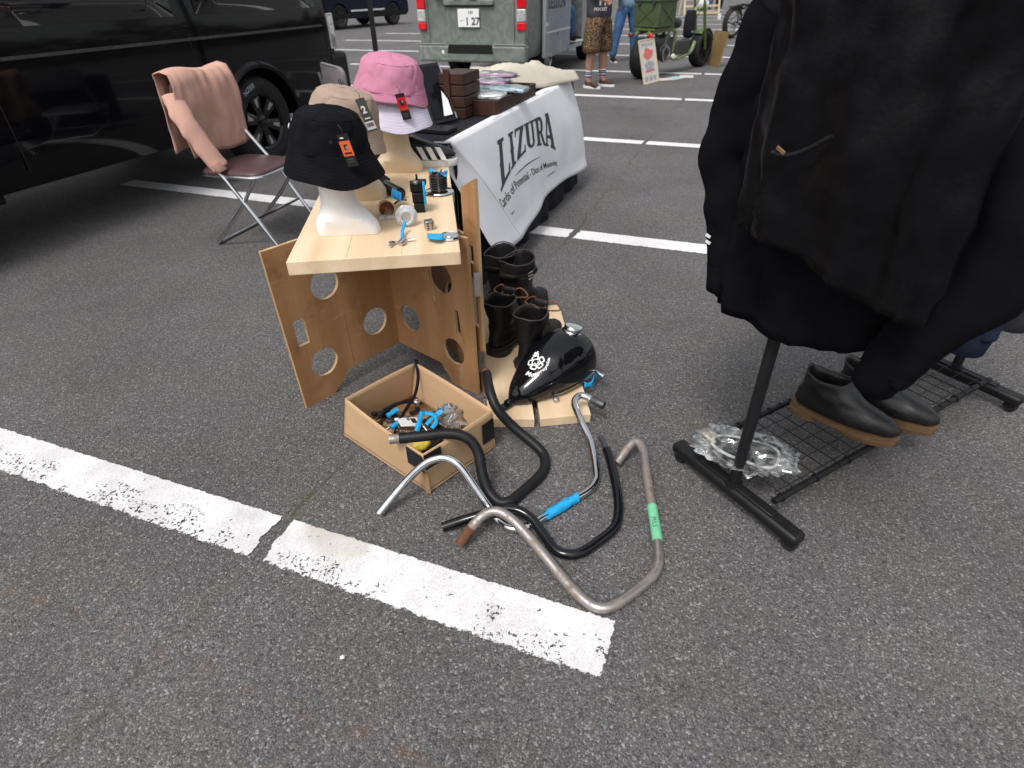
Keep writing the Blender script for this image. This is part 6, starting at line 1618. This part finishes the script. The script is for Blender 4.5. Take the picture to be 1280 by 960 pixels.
# folded wooden deck chair frame in the distance
wp = at(876, 19)
wf = thing('wooden_rack', 'pale wooden slatted rack standing in the far background between the motorcycles', 'rack', wp, .15)
for x in (-.75, .75):
    MB().beam((x, -.05, 0), (x, .25, 1.5), .06, .05).build('upright', M['woodpale'], wf, local=True, bevel=.004)
    MB().beam((x*.97, .55, 0), (x*.97, .25, 1.45), .06, .05).build('upright', M['woodpale'], wf, local=True, bevel=.004)
for i in range(6): MB().beam((-.75, -.04+.05*i, .08+.24*i), (.75, -.04+.05*i, .08+.24*i), .03, .07).build('slat', M['woodpale'], wf, local=True, bevel=.004)

# ------------------------------------------------------------------ people
def skin_mesh(name, chains, mat, root, sub=1, grow=1.15):
    bm = bmesh.new(); lay = bm.verts.layers.skin.verify(); idx = {}
    first = True
    for ch_ in chains:
        prev = None
        for p, r_ in ch_:
            key = tuple(round(c, 4) for c in p)
            if key not in idx:
                v = bm.verts.new(p); v[lay].radius = tuple(q*grow for q in (r_ if isinstance(r_, tuple) else (r_, r_))); v[lay].use_root = first; first = False; idx[key] = v
            v = idx[key]
            if prev is not None and prev is not v and not bm.edges.get((prev, v)): bm.edges.new((prev, v))
            prev = v
    me = bpy.data.meshes.new(name); bm.to_mesh(me); bm.free()
    o = bpy.data.objects.new(name, me); COL.objects.link(o); o.parent = root
    m = o.modifiers.new('skin', 'SKIN'); m.use_smooth_shade = True
    m = o.modifiers.new('sub', 'SUBSURF'); m.levels = sub; m.render_levels = sub
    bpy.context.view_layer.update(); bake(o)
    o.data.materials.clear(); o.data.materials.append(mat)
    o.data.polygons.foreach_set('use_smooth', [True]*len(o.data.polygons))
    return o
def hand_chains(w, d, thumb):
    d = V(d).normalized(); up = V((0, 0, 1)); s_ = d.cross(up)
    s_ = s_.normalized() if s_.length > .1 else V((1, 0, 0)); dn = s_.cross(d).normalized()
    palm = w+d*.055; out = [[(tuple(w), .026), (tuple(palm), (.034, .02))]]
    for k, L in enumerate((.062, .072, .068, .052)):
        b = palm+dn*(.022-.0145*k)+d*.012; out.append([(tuple(palm), (.034, .02)), (tuple(b), .0095), (tuple(b+d*L*.55+s_*.008*thumb), .009), (tuple(b+d*L*.8+s_*.030*thumb), .008)])
    b = w+d*.02+dn*.03; out.append([(tuple(w), .026), (tuple(b), .011), (tuple(b+d*.03+dn*.018), .010), (tuple(b+d*.058+dn*.012+s_*.014*thumb), .009)])
    return out
def person(lab, loc, rz, feet, arms, H=1.70, top='teegrey', legs='denim', shorts=False, shoe='teeblack', hairc='hair', group=None, sit=False):
    t = thing('person', lab, 'person', loc, rz, group)
    k = H/1.70
    dz = -.44*k if sit else 0
    pel = (0, 0, .93*k+dz); bel = (0, 0, 1.06*k+dz); che = (0, .0, 1.26*k+dz); nk0 = (0, .01, 1.42*k+dz); nk1 = (0, 0, 1.50*k+dz)
    body = [[(pel, (.135, .10)), (bel, (.125, .095)), (che, (.15, .105)), (nk0, (.085, .07)), (nk1, .052), ((0, -.012, 1.56*k+dz), (.072, .085)), ((0, -.01, 1.63*k+dz), (.077, .092)), ((0, .0, 1.685*k+dz), (.055, .065))]]
    legch, shch, shoes, socks = [], [], [], []
    for s_, (fx, fy, kx, ky) in zip((-1, 1), feet):
        hip = (s_*.088, -.02 if sit else 0, .87*k+dz+(.03 if sit else 0)); kn = (kx, ky, .48*k); an = (fx, fy, .085); to = (fx+s_*.012, fy-.13, .035); mid = ((hip[0]+kn[0])/2, (hip[1]+kn[1])/2, (.68*k if not sit else (hip[2]+kn[2])/2)); cf = ((kn[0]+an[0])/2, (kn[1]+an[1])/2+.012, .33*k)
        body.append([(pel, (.135, .10)), (hip, .088), (mid, .075), (kn, .056), (cf, .054), (an, .036), ((fx, fy-.03, .05), .034), (to, (.036, .024))])
        lo = .42*k
        if shorts: legch.append([((0, .0, .945*k+dz), (.148, .115)), ((0, 0, .90*k+dz), (.15, .12)), (hip, .108), ((mid[0]*1.12, mid[1], mid[2]), .094), ((kn[0]*1.12, kn[1], .47*k), .094), ((kn[0]*1.12, kn[1], .43*k), .090)])
        else: legch.append([((0, .0, .955*k+dz), (.142, .108)), ((0, 0, .91*k+dz), (.146, .112)), (hip, .100), (mid, .090), (kn, .072), (cf, .070), ((fx, fy+.0, .12), .060), ((fx, fy, .085), .058)])
        shoes.append([((fx, fy+.045, .045), (.040, .044)), ((fx, fy, .05), (.044, .046)), ((fx+s_*.006, fy-.07, .042), (.045, .036)), ((fx+s_*.012, fy-.15, .036), (.043, .030)), ((fx+s_*.012, fy-.185, .033), (.030, .022))])
        socks.append([((fx, fy+.003, .085), .044), ((fx, fy+.004, .16), .046), ((cf[0], cf[1], .27), .056)])
    armc, slc = [], []
    for s_, (el, wr, sl) in zip((-1, 1), arms):
        sh = (s_*.165*k, .005, 1.385*k+dz)
        body.append([(che, (.15, .105)), (sh, .060), (el, .040), (wr, .026)])
        d = V(wr)-V(el)
        body += hand_chains(V(wr), d, -s_)
        e = V(sh).lerp(V(el), sl if sl <= 1 else 1)
        ch_ = [(che, (.162, .122)), (sh, .080), (tuple(e), .064)]
        if sl > 1: ch_ += [(tuple(V(el).lerp(V(wr), sl-1)), .046)]
        slc.append(ch_)
    skin_mesh('body', body, M['skin'], t)
    skin_mesh('shirt', [[((0, 0, (.87 if sit else .80)*k+dz), (.160, .132)), ((0, 0, .95*k+dz), (.156, .125)), (bel, (.148, .118)), (che, (.162, .122)), ((0, .008, 1.40*k+dz), (.10, .085)), ((0, .01, 1.435*k+dz), (.068, .062))]]+slc, M[top], t, grow=1.34)
    skin_mesh('shorts' if shorts else 'trousers', legch, M[legs], t, grow=1.38 if shorts else 1.25)
    for c_ in shoes:
        so_ = skin_mesh('shoe', [c_], M[shoe], t)
        sl_ = MB()
        fx, fy = c_[1][0][0], c_[1][0][1]
        ring = [(fx+(.047+.004*math.sin(a))*math.cos(a), fy-.065+.145*math.sin(a)) for a in [2*math.pi*i/24 for i in range(24)]]
        sl_.rings([[V((x, y, z)) for x, y in ring] for z in (.0, .030)]).build('sole', M['whitebits'], so_, local=True)
    if shorts:
        for c_ in socks: skin_mesh('sock', [c_], M['sock'], t)
    hz = 1.63*k+dz
    MB().rings([[V((.083*q*math.cos(a), .012+.098*q*math.sin(a)*(1 if math.sin(a) > 0 else .86), hz+z)) for a in [2*math.pi*i/22 for i in range(22)]] for q, z in ((.98, -.02), (1.02, .02), (.98, .055), (.80, .085), (.42, .105), (.05, .112))]).build('hair', M[hairc], t, local=True, disp=(.02, .012))
    for s_ in (-1, 1):
        MB().ball((s_*.031, -.088, 1.603*k+dz), .0115, 10, 8).build('eye', M['white'], t, local=True)
        MB().ball((s_*.084, .0, 1.595*k+dz), .02, 10, 8, (.4, .8, 1.4)).build('ear', M['skin'], t, local=True)
    MB().rings([[V((x*q, -.088-y, 1.595*k+dz-z)) for x in (-.014, 0, .014)] for q, y, z in ((.3, 0, -.01), (.8, .016, .022), (.6, .004, .032))], closed=False, caps=False).build('nose', M['skin'], t, local=True, solid=.006)
    MB().ball((0, -.086, 1.545*k+dz), .02, 12, 6, (1.2, .35, .28)).build('mouth', M['posterred'], t, local=True)
    return t
pA = person('person in a charcoal T-shirt and leopard print shorts with striped socks', (1.27, 9.22, 0), R(48), [(-.13, .03, -.125, .0), (.14, -.03, .13, -.02)],
            [((-.24, -.02, 1.12), (-.20, -.20, 1.05), .62), ((.25, -.06, 1.12), (.16, -.26, 1.14), .62)], H=1.66, top='teegrey', legs='leopard', shorts=True, shoe='flame')
pr_ = MB(); vs, fs = text_geo('POCKET', .05, 'CENTER', bold=.001)
Mp = Matrix.Translation((1.27, 9.22, 0)) @ Matrix.Rotation(R(48), 4, 'Z')
def on_back(x, z, a0=R(152)):               # right flank / back of the shirt, where the print faces the camera
    a = a0+x/.17; d = V((math.cos(a), math.sin(a), 0)); h_ = SH.ray_cast(V((0, 0, z))+d*.6, -d)
    return Mp @ ((h_[0] if h_[0] else V((0, 0, z))+d*.17)+d*.003)
from mathutils.bvhtree import BVHTree
sh_ = [c for c in pA.children if c.name.startswith('shirt')][0].data
SH = BVHTree.FromPolygons([v.co.copy() for v in sh_.vertices], [tuple(p.vertices) for p in sh_.polygons])
PA0 = R(224)
vs, fs = slice_geo(vs, fs, .012)
pr_.add([on_back(p.x, 0.925+p.y, PA0) for p in vs], fs)
for x in (-.035, .045): pr_.add([on_back(x+dx, 0.985+dz, PA0) for dx, dz in ((0, 0), (.022, -.005), (.028, .06), (.006, .06))], [(0, 1, 2, 3)])
pr_.build('shirt_print', M['white'], pA, smooth=0)
q = at(775, 77)
person('person in a light denim jacket and blue jeans standing behind the green machine', (2.20, 12.28, 0), R(12), [(-.22, .0, -.17, -.02), (.20, .02, .16, .0)],
       [((-.30, .0, 1.14), (-.22, -.22, 1.02), 1.9), ((.30, .0, 1.14), (.24, -.20, .98), 1.9)], top='denimlight', legs='denim')
pcl = og+NDIR*2.42+LDIR*(.845-.50)
pc = person('person in a black T-shirt and blue jeans sitting in the grey van doorway', (pcl.x, pcl.y, .395), R(68.8), [(-.10, -.40, -.11, -.40), (.10, -.44, .11, -.43)],
       [((-.27, -.16, .70), (-.12, -.46, .66), .6), ((.26, -.14, .70), (.12, -.44, .64), .6)], H=1.66, top='teeblack', legs='denim', sit=True)
MB().tube([V((-.142, -.415, .667)), V((-.130, -.44, .664))], .036, 14).build('wristwatch', simple('gold_watch', (.55, .40, .10), .3, .8), pc, local=True)
# far figures at the top edge
for i, (x, y, tp_, lg, lab) in enumerate(((898, 6, 'posterred', 'teeblack', 'person in a red top and dark trousers, farthest off beside the grey motorcycle'), (888, 7, 'navycloth', 'denim', 'person in a navy top standing far off left of the red top'))):
    p = at(x, y+6)
    person(lab, (p.x, p.y, 0), R(20*i), [(-.1, 0, -.1, 0), (.1, 0, .1, 0)], [((-.24, 0, 1.12), (-.24, -.08, .90), .6), ((.24, 0, 1.12), (.24, -.08, .90), .6)], top=tp_, legs=lg)

# unseen ring of trees, added to darken the horizon in chrome and paint reflections
tw = MB(); rt_ = random.Random(11)
for i in range(9000):
    a = rt_.uniform(0, 2*math.pi); hgt = 11+3.5*math.sin(a*9)+2.5*math.sin(a*23+1)+1.5*math.sin(a*57)
    z = hgt*rt_.random()**.8; r_ = 92+rt_.uniform(-4, 4)+z*.15
    c = V((r_*math.cos(a), 12+r_*math.sin(a), z)); q = rt_.uniform(.7, 1.6)
    d1 = V((rt_.uniform(-1, 1), rt_.uniform(-1, 1), rt_.uniform(-1, 1))).normalized(); d2 = d1.orthogonal().normalized()
    tw.add([c+d1*q, c-d1*q*.6+d2*q, c-d1*q*.6-d2*q], [(0, 1, 2)])
tag(tw.build('added_tree_ring', simple('added_foliage', (.05, .065, .03), .9, var=.5, vs=.5, spec=.1), smooth=0), 'unseen belt of dark green trees added round the car park to darken reflections', kind='stuff')

gr = MB()
for i in range(170):
    y_ = rt_.uniform(.62, 3.2); x_ = rt_.uniform(-1.0, 1.0)*(.5+y_*.5)
    gr.ball((x_, y_, .001), rt_.uniform(.0008, .0021), 6, 4, (1, rt_.uniform(.6, 1), .7))
tag(gr.build('grit', simple('pale_grit', (.34, .31, .27), .8, var=.4, vs=3)), 'loose pale grit scattered on the asphalt', kind='stuff')
# ------------------------------------------------------------------ light and camera
wd = bpy.data.worlds.new('World'); SC.world = wd; wd.use_nodes = True
nt_ = wd.node_tree; bg = nt_.nodes['Background']
sky = nt_.nodes.new('ShaderNodeTexSky'); sky.sky_type = 'NISHITA'; sky.sun_disc = False
EL, AZ = R(58), R(-150)                    # overcast: high, from behind and to the left of the camera
sky.sun_elevation = EL; sky.sun_rotation = AZ; sky.air_density = 1.6; sky.dust_density = 4.0
hs = nt_.nodes.new('ShaderNodeHueSaturation'); hs.inputs['Saturation'].default_value = .22
nt_.links.new(sky.outputs[0], hs.inputs['Color']); nt_.links.new(hs.outputs[0], bg.inputs[0])
bg.inputs[1].default_value = .135
sl = bpy.data.lights.new('sun', 'SUN'); sl.energy = 1.35; sl.angle = R(15); sl.color = (1, .97, .94)
so = bpy.data.objects.new('sun', sl); COL.objects.link(so)
sd = V((math.sin(AZ)*math.cos(EL), math.cos(AZ)*math.cos(EL), math.sin(EL)))
so.rotation_euler = (-sd).to_track_quat('-Z', 'Y').to_euler(); so.location = (0, 0, 20)
cam = bpy.data.cameras.new('camera'); co = bpy.data.objects.new('camera', cam); COL.objects.link(co)
cam.sensor_width = 36; cam.lens = FPX/1280*36; cam.clip_start = .02; cam.clip_end = 1000
fwd = V((0, math.cos(PITCH), -math.sin(PITCH))); upv = V((0, math.sin(PITCH), math.cos(PITCH))); rt = V((1, 0, 0))
c, s_ = math.cos(ROLL), math.sin(ROLL)
# photo axes: u = c*a - s*b ; v = s*a + c*b
X, Y = rt*c-upv*s_, rt*s_+upv*c
co.matrix_world = Matrix.Translation((0, 0, CH)) @ Matrix((X, Y, -fwd)).transposed().to_4x4()
cam.dof.use_dof = True; cam.dof.focus_distance = 1.7; cam.dof.aperture_fstop = 4.5
SC.camera = co
SC.render.resolution_x, SC.render.resolution_y = 1024, 768
SC.view_settings.view_transform = 'Standard'; SC.view_settings.look = 'None'
SC.view_settings.exposure = .42; SC.view_settings.gamma = 1
for o in bpy.data.objects:
    for k in ('_l', '_r'):
        if k in o: del o[k]
